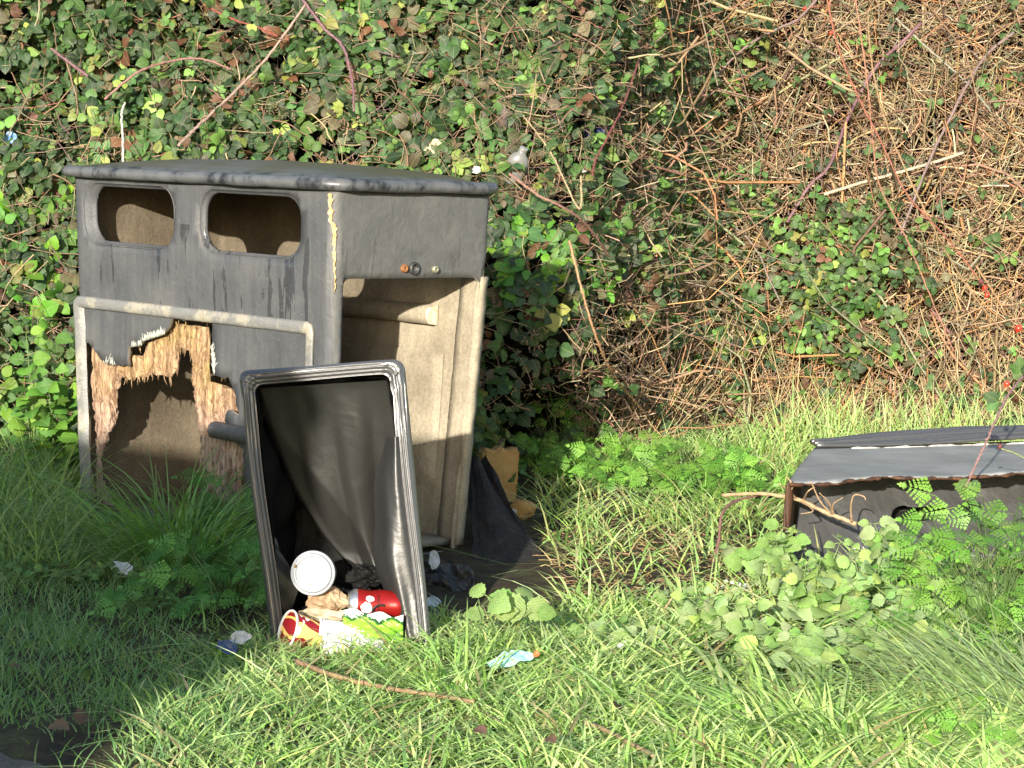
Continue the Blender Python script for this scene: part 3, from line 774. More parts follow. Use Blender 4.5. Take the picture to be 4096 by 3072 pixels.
# ------------------------------------------------------------------ litter in the box
def text(name, body, size, mat, parent, mloc, ext=.0004, sx=1.):
    cu = bpy.data.curves.new(name, 'FONT'); cu.body = body; cu.size = size; cu.align_x = 'CENTER'; cu.align_y = 'CENTER'; cu.extrude = ext
    tmp = bpy.data.objects.new('tmp', cu); me = bpy.data.meshes.new_from_object(tmp); bpy.data.objects.remove(tmp)
    me.materials.clear(); me.materials.append(mat); o = bpy.data.objects.new(name, me); COL.objects.link(o); o.parent = parent
    o.matrix_local = mloc @ Matrix.Diagonal((sx, 1, 1, 1)); return o
M_white = simple('white_plastic', (.255, .265, .285), (.30, .31, .33), 30, .4, .0005, .2, .5)
M_card = simple('white_card', (.62, .61, .58), (.74, .73, .70), 40, .8, .001, .3)
M_brown = simple('coffee_stain', (.12, .06, .02), (.22, .12, .04), 90, .7)
c = AT(676, 1238, 4.99); mt = frame(c, (-.10, -1, .16), (1, 0, 0))
cup = empty('coffee_cup', (0, 0, 0), 'takeaway coffee cup seen end-on behind its round white lid, inside the upright box', 'cup', mat=mt)
mb = MB(); rL = .0475
mb.lathe([(rL*.93, -.008), (rL, -.006), (rL, .0), (rL*.985, .003), (rL*.95, .0045), (rL*.92, .003), (rL*.90, .0005), (rL*.88, .004), (rL*.86, .0085), (rL*.83, .0105), (rL*.78, .011), (rL*.745, .0105), (rL*.73, .0075), (rL*.70, .0068), (rL*.64, .0068), (rL*.63, .0062), (rL*.62, .0068), (rL*.3, .0066), (.0004, .0066)], 72)
lid_ = mb.build('cup_lid', M_white, cup)
text('embossed_lettering', 'COSTA', .017, simple('lid_relief', (.15, .15, .165), (.19, .19, .2), 30, .5), lid_, Matrix.Translation((.001, 0, .0068)) @ Matrix.Rotation(R(72), 4, 'Z'), .0007)  # letters coloured darker than the lid to carry their relief shading
mb = MB(); mb.tube([(-.0365, .010, .0113), (-.0345, .0165, .0113)], .0026, 10); mb.build('drinking_hole', M_brown, lid_)
mb = MB(); mb.lathe([(rL*.93, -.007), (rL*.7, -.10), (.001, -.10)], 40); mb.build('cup_body', M_card, cup)

# red drinks can on its side
t = NT('red_can'); M_red = t.set(col=t.mix(t.noise(t.coord(), 60, 6, .7), (.16, .006, .006), (.36, .014, .012)), rough=.25, spec=.5, metal=.35)
M_alu = simple('aluminium', (.5, .5, .5), (.65, .65, .65), 40, .3, .001, .2, .5, .9)
M_blk = simple('black_print', (.012, .01, .01), (.02, .015, .015), 40, .4, .0005, .1)
M_wht = simple('white_print', (.7, .66, .62), (.8, .78, .75), 40, .5, .0005, .1)
c = AT(812, 1306, 5.0)
ax = Vector((1, .12, -.02)).normalized(); mt = frame(c, ax, (0, -1, .1))
can = empty('drinks_can', (0, 0, 0), 'crushed red drinks can reading ZERO SUGAR lying on its side in the upright box', 'can', mat=mt)
mb = MB(); rc = .031; prf = [(.001, -.056), (.021, -.058), (.024, -.0585), (.026, -.055), (rc, -.047), (rc, -.040)]+[(rc, -.040+.01*k) for k in range(1, 9)]+[(rc, .048), (.027, .056), (.0, .057)]
mb.lathe(prf, 48, 0, None, lambda i, k: 1 if i < 5 else 0)
mb.v = [(x*(1-.10*math.exp(-((z-.02)/.02)**2)*(x > 0)), y*(1+.04*math.sin(z*120)), z) for x, y, z in mb.v]
mb.build('can_body', [M_red, M_alu], can)
def on_can(name, poly, mat, lift=.0006):
    """patch of print wrapped on the can: poly in (z, angle-arc) metres"""
    V2, F2 = sheet(dense(poly, .004), [], [(a, b) for a in np.arange(-.06, .06, .004) for b in np.arange(-.045, .045, .004)], .001)
    vs = [((rc+lift)*math.cos(b/rc)*(1-.10*math.exp(-((a-.02)/.02)**2)), (rc+lift)*math.sin(b/rc)*(1+.04*math.sin(a*120)), a) for a, b in V2]
    o = mesh(name, vs, F2, mat, can)
    return solid(o, .0003, 0)
rg = random.Random(5)
def blob(cx_, cy_, rx, ry, n=18, j=.16): return [(cx_+rx*math.cos(2*math.pi*k/n)*(1+rg.uniform(-j, j)), cy_+ry*math.sin(2*math.pi*k/n)*(1+rg.uniform(-j, j))) for k in range(n)]
on_can('print_blob', blob(-.022, .006, .012, .013), M_wht); on_can('print_blob', blob(-.014, -.015, .009, .007), M_wht)
on_can('print_swirl', [(.010+.02*math.cos(a)*1., .010+.014*math.sin(a)) for a in np.linspace(.8, 5.2, 22)]+[(.010+.014*math.cos(a), .010+.009*math.sin(a)) for a in np.linspace(5.2, .8, 22)], M_blk)
mt_l = Matrix.Translation((rc*.985+.0012, -.001, -.0005)) @ Matrix.Rotation(R(90), 4, 'Y') @ Matrix.Rotation(R(90), 4, 'Z')
mt_l = Matrix(((0, 0, 1, rc+.0010), (-1, 0, 0, 0), (0, -1, 0, -.002), (0, 0, 0, 1)))
# letters run round the can: one by one
for k, ch in enumerate('ZERO SUGAR'):
    if ch == ' ': continue
    arc = (k-4.5)*.0052; th = arc/rc
    nrm_ = Vector((math.cos(th), math.sin(th), 0)); tan = Vector((-math.sin(th), math.cos(th), 0)); up_ = Vector((0, 0, -1))
    # reading direction = tangent downwards, letter-up = -z? keep a right-handed frame
    xx = tan*(-1); yy = nrm_.cross(xx)
    m_ = Matrix((xx, yy, nrm_)).transposed().to_4x4(); m_.translation = nrm_*(rc+.0008)*.985+Vector((0, 0, .0035))
    text('lettering', ch, .0068, M_blk, can, m_, .0006)

# green snack wrapper
M_green = simple('green_print', (.16, .42, .03), (.28, .58, .06), 12, .3, .004, .4, .5)
M_dkgreen = simple('dark_green_print', (.02, .08, .02), (.03, .12, .03), 12, .3, .004, .4, .5)
pk0 = AT(806, 1362, 4.955)
pk = empty('snack_wrapper', tuple(pk0), 'bright green snack packet with white and dark zigzags, under the red can', 'wrapper')
vs = []; fs = []; ms = []; na, nb_ = 44, 26
for j in range(nb_+1):
    for i in range(na+1):
        a, b = i/na-.5, j/nb_-.5
        z_ = .042*b*1.9; d = -.03*b+.006*float(sn(a*9, b*12, 0, 1, 3))+.004*float(sn(a*26, b*31, 0, 1, 6))-.012*math.cos(a*3)*math.cos(b*3)
        vs.append((a*.125, d, z_-.010*a+.004*math.sin(a*14)))
for j in range(nb_):
    for i in range(na):
        fs.append((j*(na+1)+i, j*(na+1)+i+1, (j+1)*(na+1)+i+1, (j+1)*(na+1)+i)); a, b = i/na, j/nb_
        zig = .62+.30*abs(((a*2.2+.2) % 1)*2-1)
        ms.append(2 if (b > zig+.10) else (1 if b > zig else (2 if (.4 < a < .95 and .10 < b < .22) else 0)))
o = mesh('packet', vs, fs, [M_green, M_dkgreen, M_wht], pk, True, ms); solid(o, .001, 0)

# burgundy paper cup and white ripple cup lying in the mouth of the box
t = NT('burgundy_cup_print'); v = t.coord((1, 1, 1)); n1 = t.noise(v, 35, 3); wv = t.n('TexWave'); t.l(v, wv.inputs['Vector']); wv.inputs['Scale'].default_value = 13; wv.inputs['Distortion'].default_value = 7; wv.inputs['Detail'].default_value = 1
col = t.mix(t.math('GREATER_THAN', wv.outputs[0], .82), (.24, .010, .018), (.72, .50, .16)); col = t.mix(t.math('GREATER_THAN', n1, .63), col, (.75, .7, .66))
M_burg = t.set(col=col, rough=.45, spec=.4)
def paper_cup(name, label, p0, p1, r0, r1, mat, rim_mat, ripple=0):
    p0, p1 = Vector(p0), Vector(p1); L_ = (p1-p0).length; mt = frame(p0, p1-p0, (0, -1, 0))
    e = empty(name, (0, 0, 0), label, 'cup', mat=mt); mb = MB(); pr = []
    for k in range(25):
        f_ = k/24; pr.append((r0+(r1-r0)*f_, L_*f_))
    pr = pr+[(0.001, L_-.004)]
    if ripple:
        vs = []; n_ = 120
        for (r_, z_) in pr:
            for k in range(n_): a = 2*math.pi*k/n_; rr = r_*(1+.022*math.sin(a*40)); vs.append((rr*math.cos(a), rr*math.sin(a), z_))
        fs = [(i*n_+k, i*n_+(k+1) % n_, (i+1)*n_+(k+1) % n_, (i+1)*n_+k) for i in range(len(pr)-1) for k in range(n_)]
        o = mesh('cup_wall', vs, fs, mat, e)
    else:
        mb.lathe(pr, 56); o = mb.build('cup_wall', mat, e)
    solid(o, .0008, -1)
    mb = MB(); mb.lathe([(r0-.001, .002), (r0+.0015, .0025), (r0+.0025, 0), (r0+.0015, -.0025), (r0-.001, -.002), (r0-.001, .002)], 56); mb.build('rolled_rim', rim_mat, e)
    return e
paper_cup('paper_cup', 'burgundy and gold patterned paper cup lying at the foot of the upright box, left side', AT(622, 1360, 4.93), AT(722, 1385, 4.98), .040, .028, M_burg, M_card)
paper_cup('ripple_cup', 'white ripple-walled paper cup lying nearest in the mouth of the upright box', AT(698, 1395, 4.90), AT(820, 1418, 4.92), .026, .034, M_card, M_card, 1)
paper_cup('crushed_cup', 'dirty white paper cup squashed between the burgundy cup and green packet', AT(690, 1362, 4.955), AT(792, 1372, 4.97), .025, .020, M_card, M_card)
M_bread = simple('browned_tissue', (.16, .09, .045), (.42, .31, .20), 35, .9, .006, .9)
M_tissue = simple('white_tissue', (.36, .36, .36), (.56, .57, .58), 45, .9, .005, .9)
def lump(name, label, cat, x, y, Y, r_, mat, seed, flat=(1, .8, .7), amp=.35, group=None, z=None):
    p_ = AT(x, y, Y) if Y else G(x, y, z or .02)
    o = crumple(name, (0, 0, 0), r_, mat, seed, None, flat, amp, 1.2, 14); o.location = p_
    return tag(o, label, cat, group)
lump('food_scrap', 'soggy brown bread scrap tucked under the white cup lid', 'food scrap', 706, 1296, 5.02, .032, M_bread, 3, (1.1, .7, .75), .4)
lump('stained_tissue', 'crumpled tan stained tissue between the lid and the burgundy cup', 'tissue', 700, 1330, 5.02, .026, simple('tan_tissue', (.25, .2, .13), (.5, .42, .3), 40, .9, .006, .9), 8, (1.7, .8, .6), .5)

# ------------------------------------------------------------------ fallen liner box on the right
zt2 = .235
A_ = onplane(1697, 1042, (0, 0, zt2), (0, 0, 1)); B_ = onplane(1778, 945, (0, 0, zt2), (0, 0, 1))
C_ = onplane(2212, 1022, (0, 0, zt2), (0, 0, 1))
ex = Vector(C_-A_).normalized(); ey = Vector(B_-A_); dpt = ey.dot(Vector((-ex.y, ex.x, 0))); sk = ey.dot(ex)
LEN = 1.15
fb = empty('liner_box', (A_[0], A_[1], 0), 'galvanised liner box fallen on its side with a ragged rusty edge, among weeds', 'liner box', math.atan2(ex.y, ex.x))
dp2 = min(dpt, .62); 
t_sk = sk*dp2/dpt
print('fallen box', A_, B_, dpt, sk)
# top sheet with a ragged rusty front edge
na, nb_ = 90, 14; vs = []
def rag(x): return .010*math.sin(x*19)+.007*math.sin(x*47+1)+.004*math.sin(x*91)+.003*math.sin(x*170+2)-(.014 if .28 < x < .34 else 0)
for j in range(nb_+1):
    for i in range(na+1):
        f_ = i/na; g_ = j/nb_; x = f_*LEN+t_sk*g_; y = g_*dp2-(rag(x)+.006)*(1-g_)**8
        vs.append((x, y, zt2-.006*math.sin(math.pi*g_)*math.sin(math.pi*f_)-.004*math.sin(x*14)*(1-g_)**3))
fs = [(j*(na+1)+i, j*(na+1)+i+1, (j+1)*(na+1)+i+1, (j+1)*(na+1)+i) for j in range(nb_) for i in range(na)]
o = mesh('top_sheet', vs, fs, [M_galv, M_rs], fb, True, [1 if j_ == -1 else 0 for j_ in range(len(fs))]); solid(o, .002, -1)
mb = MB()
mb.tube([(x, -(rag(x)+.008), zt2-.004*math.sin(x*14)-.003) for x in np.linspace(0, LEN, 120)], [.0042+.0018*math.sin(k*.7)+.001*math.sin(k*2.1) for k in range(120)], 6)
mb.build('rusty_edge', M_rs, fb)
# left end sheet, rusty inside; right end, underside
def wall(name, p, q_, z0, z1, mat, n=20, jag=.004, th=.003):
    vs = []; 
    for i in range(n+1):
        f_ = i/n
        for k in range(7):
            g_ = k/6; e = jag*math.sin(k*5.1)*(f_ == 0)
            vs.append((p[0]+(q_[0]-p[0])*f_, p[1]+(q_[1]-p[1])*f_+e, z0+(z1-z0)*g_))
    fs = [(i*7+k, (i+1)*7+k, (i+1)*7+k+1, i*7+k+1) for i in range(n) for k in range(6)]
    o = mesh(name, vs, fs, mat, fb); solid(o, th, 0); return o
wall('end_sheet', (.004, 0), (t_sk+.004, dp2), -.02, zt2-.003, M_rs, 20, .004, .006)
wall('end_sheet', (LEN, 0), (LEN+t_sk, dp2), -.02, zt2-.003, M_galv)
mb = MB(); ks = t_sk/dp2; us = [(x+ks*y+.01, y, z) for z in (-.015, .004) for x, y in ((0, .05), (LEN-.03, .05), (LEN-.03, dp2-.02), (0, dp2-.02))]
mb.add(us, [(0, 3, 2, 1), (4, 5, 6, 7), (0, 1, 5, 4), (1, 2, 6, 5), (2, 3, 7, 6), (3, 0, 4, 7)]); mb.build('underside', M_galv, fb)
# peeled rusty strip along the front of the left end
vs = []; n_ = 16
for k in range(n_+1):
    g_ = k/n_; z_ = zt2*(1-g_)-.02*g_
    vs += [(.0+.010*g_, -.006+.004*math.sin(g_*9), z_), (.016+.004*math.sin(g_*7), -.002, z_), (.034-.012*g_+.003*math.sin(g_*13), .016, z_)]
fs = [(3*k+j, 3*k+j+1, 3*k+4+j, 3*k+3+j) for k in range(n_) for j in range(2)]
o = mesh('rusty_flange', vs, fs, M_rs, fb); solid(o, .003, 0)
# bag inside: a slack sheet with a torn hole, flap behind
fbag = empty('bin_bag', (A_[0], A_[1], 0), 'slack dusty black bag with a torn hole, inside the fallen box', 'bin bag', math.atan2(ex.y, ex.x))
inv = Matrix.Rotation(-math.atan2(ex.y, ex.x), 3, 'Z')
def loc2(x, y, yb_):
    """pixel -> local point on vertical plane at local y = yb_"""
    n_ = Vector((-ex.y, ex.x, 0)); p0 = Vector((A_[0], A_[1], 0))+n_*yb_
    return inv @ (Vector(onplane(x, y, tuple(p0), tuple(n_)))-Vector((A_[0], A_[1], 0)))
hp = [(1922, 1122), (1925, 1105), (1936, 1096), (1950, 1094), (1964, 1098), (1990, 1097), (2012, 1094), (2030, 1090), (2040, 1098), (2038, 1115), (2015, 1121), (1985, 1126), (1950, 1124)]
hl = [(loc2(x, y, .15)[0]-ks*.15, loc2(x, y, .15)[2]) for x, y in hp]
ol = [(.012, -.02), (LEN-.015, -.02), (LEN-.015, zt2-.012), (.012, zt2-.012)]
V2, F2 = sheet(dense(ol, .02), [dense(hl, .008, .001)], [(a+random.uniform(-.002, .002), b+random.uniform(-.002, .002)) for a in np.arange(.02, LEN-.02, .0095) for b in np.arange(-.01, zt2-.015, .0095)], .003)
vs = []
for (a, b) in V2:
    top = b/zt2
    y_ = .155+.06*max(0, top-.55)/.45-.11*max(0, .6-top)+.018*float(sn(a*11, b*16, 0, 1, 2))+.006*float(sn(a*21, b*19, 0, 1, 5))+.0025*abs(float(sn(a*50, b*40, 0, 1, 7)))
    y_ = max(y_, .012); vs.append((a+ks*y_+.004, y_, b))
o = mesh('front_sheet', vs, F2, M_bag2, fbag); solid(o, .0006, 0)
vs = []; n_ = 24
for j in range(n_+1):
    for i in range(n_+1):
        a, b = i/n_, j/n_; vs.append((.16+.5*a+ks*.26, .27+.02*float(sn(a*11, b*13, 0, 1, 4))+.012*float(sn(a*33, b*29, 0, 1, 1)), .03+.15*b))
mesh('inner_sheet', vs, [(j*(n_+1)+i, j*(n_+1)+i+1, (j+1)*(n_+1)+i+1, (j+1)*(n_+1)+i) for j in range(n_) for i in range(n_)], M_bag, fbag)
# crumpled shiny heap at the foot of the bag
p_ = loc2(1900, 1165, .0); o = crumple('crumpled_fold', (p_[0], .0, .05), .05, M_rim, 21, fbag, (1.3, .5, .9), .5, 1.6, 26)
p_ = loc2(1760, 1205, .0); crumple('crumpled_fold', (p_[0], .0, .01), .045, M_bag2, 25, fbag, (1.2, .5, .7), .4, 1.3, 20)
# stretched bag rim along the far long edge (taut black strands)
mb = MB(); rg = random.Random(8)
rimy = dp2-.01
for k in range(11):
    f_ = k/10; x0_ = t_sk-.02+.03*rg.random(); pts_ = []
    for i in range(40):
        g_ = i/39; x = x0_+g_*(LEN+.02); sp_ = .25+.75*min(1, g_*2.2)
        pts_.append((x, rimy-(.075*(f_-.5))*sp_+.003*math.sin(x*9+k), zt2+.008+.045*(1-f_)*sp_*(.6+.4*math.sin(f_*3))+.004*math.sin(g_*7+k*.3)+.012*g_))
    mb.tube(pts_, [.0060+.0015*math.sin(k*2+i*.3) for i in range(40)], 6)
mb.build('stretched_rim', M_rim, fbag)
M_stain = simple('pale_sealant', (.32, .31, .28), (.5, .5, .46), 50, .6)
mb = MB(); mb.tube([(t_sk-.02+x, rimy-.034+.003*math.sin(x*17), zt2-.0005) for x in np.linspace(.12, LEN, 50)], [.003+.002*math.sin(k*.9)+.0015*math.sin(k*2.3) for k in range(50)], 6); mb.build('sealant_bead', M_stain, fb)
# weld/edge lip below the top sheet's left side
exec_after = True
#PART2
# ------------------------------------------------------------------ unseen wall added out of frame to shade the near left corner
t = NT('caster_brick'); br = t.n('TexBrick'); t.l(t.coord((1, 1, 1)), br.inputs['Vector']); br.inputs['Scale'].default_value = 4.4; br.inputs['Color1'].default_value = (.30, .12, .07, 1); br.inputs['Color2'].default_value = (.22, .09, .055, 1); br.inputs['Mortar'].default_value = (.3, .28, .25, 1); br.inputs['Mortar Size'].default_value = .015
mpn = t.coord((1, 1, 1)); sx = t.n('SeparateXYZ'); t.l(mpn, sx.inputs[0]); cb = t.n('CombineXYZ'); t.l(sx.outputs[0], cb.inputs[0]); t.l(sx.outputs[2], cb.inputs[1]); t.l(cb.outputs[0], br.inputs['Vector'])
M_brick = t.set(col=br.outputs[0], rough=.9, normal=t.bump(br.outputs[1], -.5, .006))
M_stone = simple('coping_stone', (.22, .21, .19), (.34, .32, .29), 20, .85)
wl = empty('shade_caster_wall', (-1.42, .4, 0), 'unseen shadow caster added as a brick wall with a flat coping, out of frame to the left', 'wall')
mb = MB(); mb.box((-4.2, 0, 0), (0, .22, 1.56)); mb.build('brickwork', M_brick, wl, False)
mb = MB(); mb.box((-4.22, -.03, 1.563), (.015, .25, 1.62)); mb.build('coping', M_stone, wl, False)

# ------------------------------------------------------------------ vegetation materials
M_leaf = attr_leaf('bramble_leaf', .46, .45, .32, (.34, .38, .26), .6)
M_leaf2 = attr_leaf('downy_leaf', .7, .3, .42, (.34, .42, .24), .9, dew=.22)
M_fern = attr_leaf('ferny_leaf', .5, .4, .32)
M_grass = attr_leaf('grass_blade', .45, .5, .45, dew=.2)
M_twig = attr_twig('dry_twig', .65)
M_cane = attr_twig('bramble_cane', .55)

def sstep(a, b, x): t_ = np.clip((x-a)/(b-a), 0, 1); return t_*t_*(3-2*t_)
def yface(x, z):
    base = 7.28+1.95*sstep(.12, .85, x)-.05*sstep(.9, 2.2, x)
    base = base-.55*np.exp(-((x+1.9)/.45)**2)*np.clip(1-z/.8, 0, 1)
    base = base-.28*np.exp(-((x-.02)/.16)**2)*np.clip(1.25-z/.8, 0, 1)*sstep(.2, .4, z)
    base = base+1.15*np.exp(-((x-.16)/.27)**2)*np.clip(1-z/.42, 0, 1)**1.2
    return base+.42*z+.10*sn(x*1., z*1.3, 0, 3.1, 3)+.05*sn(x, z, 0, 9., 5)
HZ = 2.05
# near-black sheet behind the leaves, standing in for shade deep in the hedge
t = NT('thicket_shade'); v = t.coord(); n1 = t.noise(v, 30, 6, .7); n2 = t.noise(v, 5, 3)
M_shade = t.set(col=t.ramp(n1, [(.4, (.004, .004, .003)), (.62, (.022, .016, .009)), (.75, (.06, .042, .022))]), rough=.9, spec=.1, normal=t.bump(n1, 1., .05))
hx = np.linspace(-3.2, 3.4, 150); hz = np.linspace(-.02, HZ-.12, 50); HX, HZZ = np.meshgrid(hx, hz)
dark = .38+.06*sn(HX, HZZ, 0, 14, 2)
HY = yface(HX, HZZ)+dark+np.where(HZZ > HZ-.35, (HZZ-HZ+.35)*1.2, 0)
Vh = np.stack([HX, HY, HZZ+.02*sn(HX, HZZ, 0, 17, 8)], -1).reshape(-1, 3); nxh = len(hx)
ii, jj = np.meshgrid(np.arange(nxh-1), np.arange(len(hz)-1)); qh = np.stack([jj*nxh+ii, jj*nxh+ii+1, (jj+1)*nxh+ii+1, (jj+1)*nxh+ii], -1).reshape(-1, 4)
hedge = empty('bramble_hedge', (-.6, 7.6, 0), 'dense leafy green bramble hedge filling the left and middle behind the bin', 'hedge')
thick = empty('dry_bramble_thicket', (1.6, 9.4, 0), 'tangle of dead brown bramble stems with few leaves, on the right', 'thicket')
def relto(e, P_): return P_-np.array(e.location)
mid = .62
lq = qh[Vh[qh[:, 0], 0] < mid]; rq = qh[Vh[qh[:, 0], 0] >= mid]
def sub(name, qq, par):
    u_, inv_ = np.unique(qq, return_inverse=True); mesh(name, relto(par, Vh[u_]), inv_.reshape(-1, 4), M_shade, par)
sub('shade_backing', lq, hedge); sub('shade_backing', rq, thick)

# density fields
PAL = [(.036, .070, .028), (.054, .108, .036), (.085, .165, .046), (.14, .26, .055), (.25, .30, .07), (.15, .07, .04), (.12, .11, .06)]
def px_of(x, z): 
    y = yface(x, z); return to_px(np.stack([x, y, z], 1))
def leafiness(X, Y_, x):
    """how leafy the face of the hedge is, as seen on the place's own layout"""
    l = 1-sstep(1060, 1720, X+.10*(Y_-300)+1.1*np.clip(Y_-540, 0, 300))*.95
    for cx_, cy_, rx, ry, k_ in ((1410, 520, 130, 100, 1.), (1800, 600, 130, 150, 1.), (1560, 700, 120, 45, .9), (1780, 480, 70, 50, .8), (1640, 420, 90, 50, .3), (1730, 730, 110, 40, .6), (1520, 590, 60, 60, .5), (1500, 330, 70, 60, .3), (1150, 520, 80, 120, .3), (1860, 430, 70, 60, .35), (1900, 120, 60, 30, .15), (2150, 210, 50, 50, .1), (2150, 870, 60, 60, .5), (1340, 250, 120, 140, .5), (1620, 60, 60, 50, .3)):
        l = np.maximum(l, k_*np.exp(-((X-cx_)/rx)**2-((Y_-cy_)/ry)**2))
    return l
def clusters(n, xr, zr_, scale_dep, out, par, name, size=(.020, .054), dens=None, pal=PAL, wts=(26, 26, 20, 8, 4, 5, 12), jit=.25, mat=None, fwd=.02):
    x = RS.uniform(xr[0], xr[1], n); z = RS.uniform(zr_[0], zr_[1], n)
    X, Y_ = px_of(x, z); pr = dens(X, Y_, x) if dens else np.ones(n)
    clump = .5+.5*sn(x*7, z*8, 0, 1, 6)
    keep = RS.uniform(0, 1, n) < pr*(.45+.75*clump); x, z, clump = x[keep], z[keep], clump[keep]; n = len(x)
    y = yface(x, z)-fwd-.10*clump+RS.exponential(scale_dep, n)
    c_ = np.stack([x, y, z], 1)
    N0 = norm(np.stack([RS.normal(-.05, .42, n), -1+RS.normal(0, .3, n), .45+RS.normal(0, .4, n)], 1))
    stemd = norm(np.stack([RS.normal(0, 1, n), RS.normal(0, .3, n), -.35+RS.normal(0, .8, n)], 1))
    Ps, Ds, Ns, Ss, Cs = [], [], [], [], []
    base_s = RS.uniform(size[0], size[1], n); colr = pick(n, pal, wts, .22)
    for k in range(3):
        ang = (0, 1.25, -1.25)[k]+RS.normal(0, .2, n)
        d0 = norm(stemd-N0*(stemd*N0).sum(1, keepdims=True)); s0 = np.cross(N0, d0)
        d = d0*np.cos(ang)[:, None]+s0*np.sin(ang)[:, None]
        nn_ = norm(N0+RS.normal(0, .28, (n, 3)))
        ok = RS.uniform(0, 1, n) < (1, .85, .85)[k]
        Ps.append((c_+d*(base_s*.25)[:, None])[ok]); Ds.append(d[ok]); Ns.append(nn_[ok]); Ss.append((base_s*(1.1 if k == 0 else .85))[ok]); Cs.append(np.clip(colr*(1+RS.normal(0, .12, (n, 1))), .003, .9)[ok])
    Ps, Ds, Ns, Ss, Cs = map(np.concatenate, (Ps, Ds, Ns, Ss, Cs))
    return scatter(name, leaf_template('oval', 7, .30, .30, .05, .40), relto(par, Ps), Ds, Ns, Ss, Cs, mat or M_leaf, par, RS.uniform(.85, 1.2, len(Ss)))
bright = [(.12, .28, .025), (.08, .22, .03), (.18, .34, .03)]
clusters(15500, (-2.7, 1.0), (.0, HZ), .09, None, hedge, 'leaves', dens=lambda X, Y_, x: leafiness(X, Y_, x))
clusters(12500, (.45, 3.2), (.0, HZ), .06, None, thick, 'leaves', (.022, .042), dens=lambda X, Y_, x: np.clip(leafiness(X, Y_, x)*1.1, .03, 1)*(x > .42), fwd=.13, wts=(16, 24, 28, 16, 4, 3, 8))
clusters(420, (-.15, .6), (.35, .85), .05, None, hedge, 'young_leaves', (.025, .045), pal=bright, wts=(3, 3, 2), dens=lambda X, Y_, x: .55*(Y_ > 400)*(Y_ < 640)*(X < 1330))
clusters(420, (-2.4, -1.25), (.1, .9), .10, None, hedge, 'young_leaves', (.035, .06), pal=bright, wts=(3, 3, 1))

TP_ = [(.40, .30, .165), (.30, .22, .125), (.52, .42, .27), (.19, .135, .08), (.40, .23, .12), (.20, .14, .12)]
TPH = [(.27, .19, .12), (.20, .13, .08), (.36, .27, .17), (.14, .09, .06), (.30, .15, .10), (.16, .10, .10)]
def mk_twigs(n, xr, par, name, dens, dep, Lr, rr_, pal=TP_, wts=(30, 25, 20, 12, 8, 8), vert=.6, zr_=(0, HZ), off=-.03, sg=.075):
    x = RS.uniform(xr[0], xr[1], n); z = RS.uniform(zr_[0], zr_[1], n); X, Y_ = px_of(x, z)
    keep = RS.uniform(0, 1, n) < dens(X, Y_, x); x, z = x[keep], z[keep]; n = len(x)
    y = yface(x, z)+off+RS.exponential(dep, n)
    c_ = np.stack([x, y, z], 1); d = norm(np.stack([RS.normal(0, .75, n), RS.normal(0, .32, n), RS.normal(0, vert, n)], 1))
    L_ = RS.uniform(Lr[0], Lr[1], n)[:, None]*np.minimum(1, .35+RS.exponential(.5, n))[:, None]
    A = c_-d*L_*.5; B = c_+d*L_*.5; A[:, 2] = np.maximum(A[:, 2], .0); B[:, 2] = np.maximum(B[:, 2], .0)
    r0 = RS.uniform(rr_[0], rr_[1], n)*np.minimum(1.6, .5+RS.exponential(.5, n))
    twigs(name, relto(par, A), relto(par, B), RS.normal(0, sg, (n, 3))*L_, r0, r0*RS.uniform(.3, .9, n), pick(n, pal, wts, .2), M_twig, par, 5, 4, .014)
mk_twigs(16000, (-2.6, .75), hedge, 'stems', lambda X, Y_, x: (.35+.65*sstep(600, 1300, X))*(1-.8*((X > 1040) & (X < 1230) & (Y_ > 440))), .09, (.04, .24), (.0008, .0022), off=-.12, pal=TPH)
mk_twigs(20000, (.30, 3.2), thick, 'stems', lambda X, Y_, x: np.clip(sstep(.2, .8, x), .1, 1)*np.clip(.72+1.2*sn(X*.022, Y_*.028, 0, 1, 3), .09, 1), .11, (.06, .36), (.0011, .0031), off=-.10)
mk_twigs(3000, (.4, 3.2), thick, 'thick_stems', lambda X, Y_, x: 1+0*X, .09, (.3, 1.), (.0020, .0052), sg=.14, vert=.8, off=-.05, pal=[(.30, .20, .12), (.24, .15, .11), (.42, .22, .10), (.22, .22, .13)], wts=(4, 3, 2, 2))
# upright pale stems low down in the thicket
n = 650; x = RS.uniform(.25, 3., n); z0_ = RS.uniform(0, .05, n); y = yface(x, z0_)-.12+RS.exponential(.1, n); hgt = RS.uniform(.03, .55, n)**1.2
A = np.stack([x, y, z0_], 1); B = A+np.stack([RS.normal(0, .17, n), RS.normal(0, .07, n)+.08, hgt], 1)
twigs('dead_stalks', relto(thick, A), relto(thick, B), RS.normal(0, .02, (n, 3)), RS.uniform(.0012, .003, n), RS.uniform(.0006, .002, n), pick(n, [(.45, .33, .18), (.36, .19, .09), (.38, .30, .18)], (3, 2, 2)), M_twig, thick)['kind'] = 'stuff'
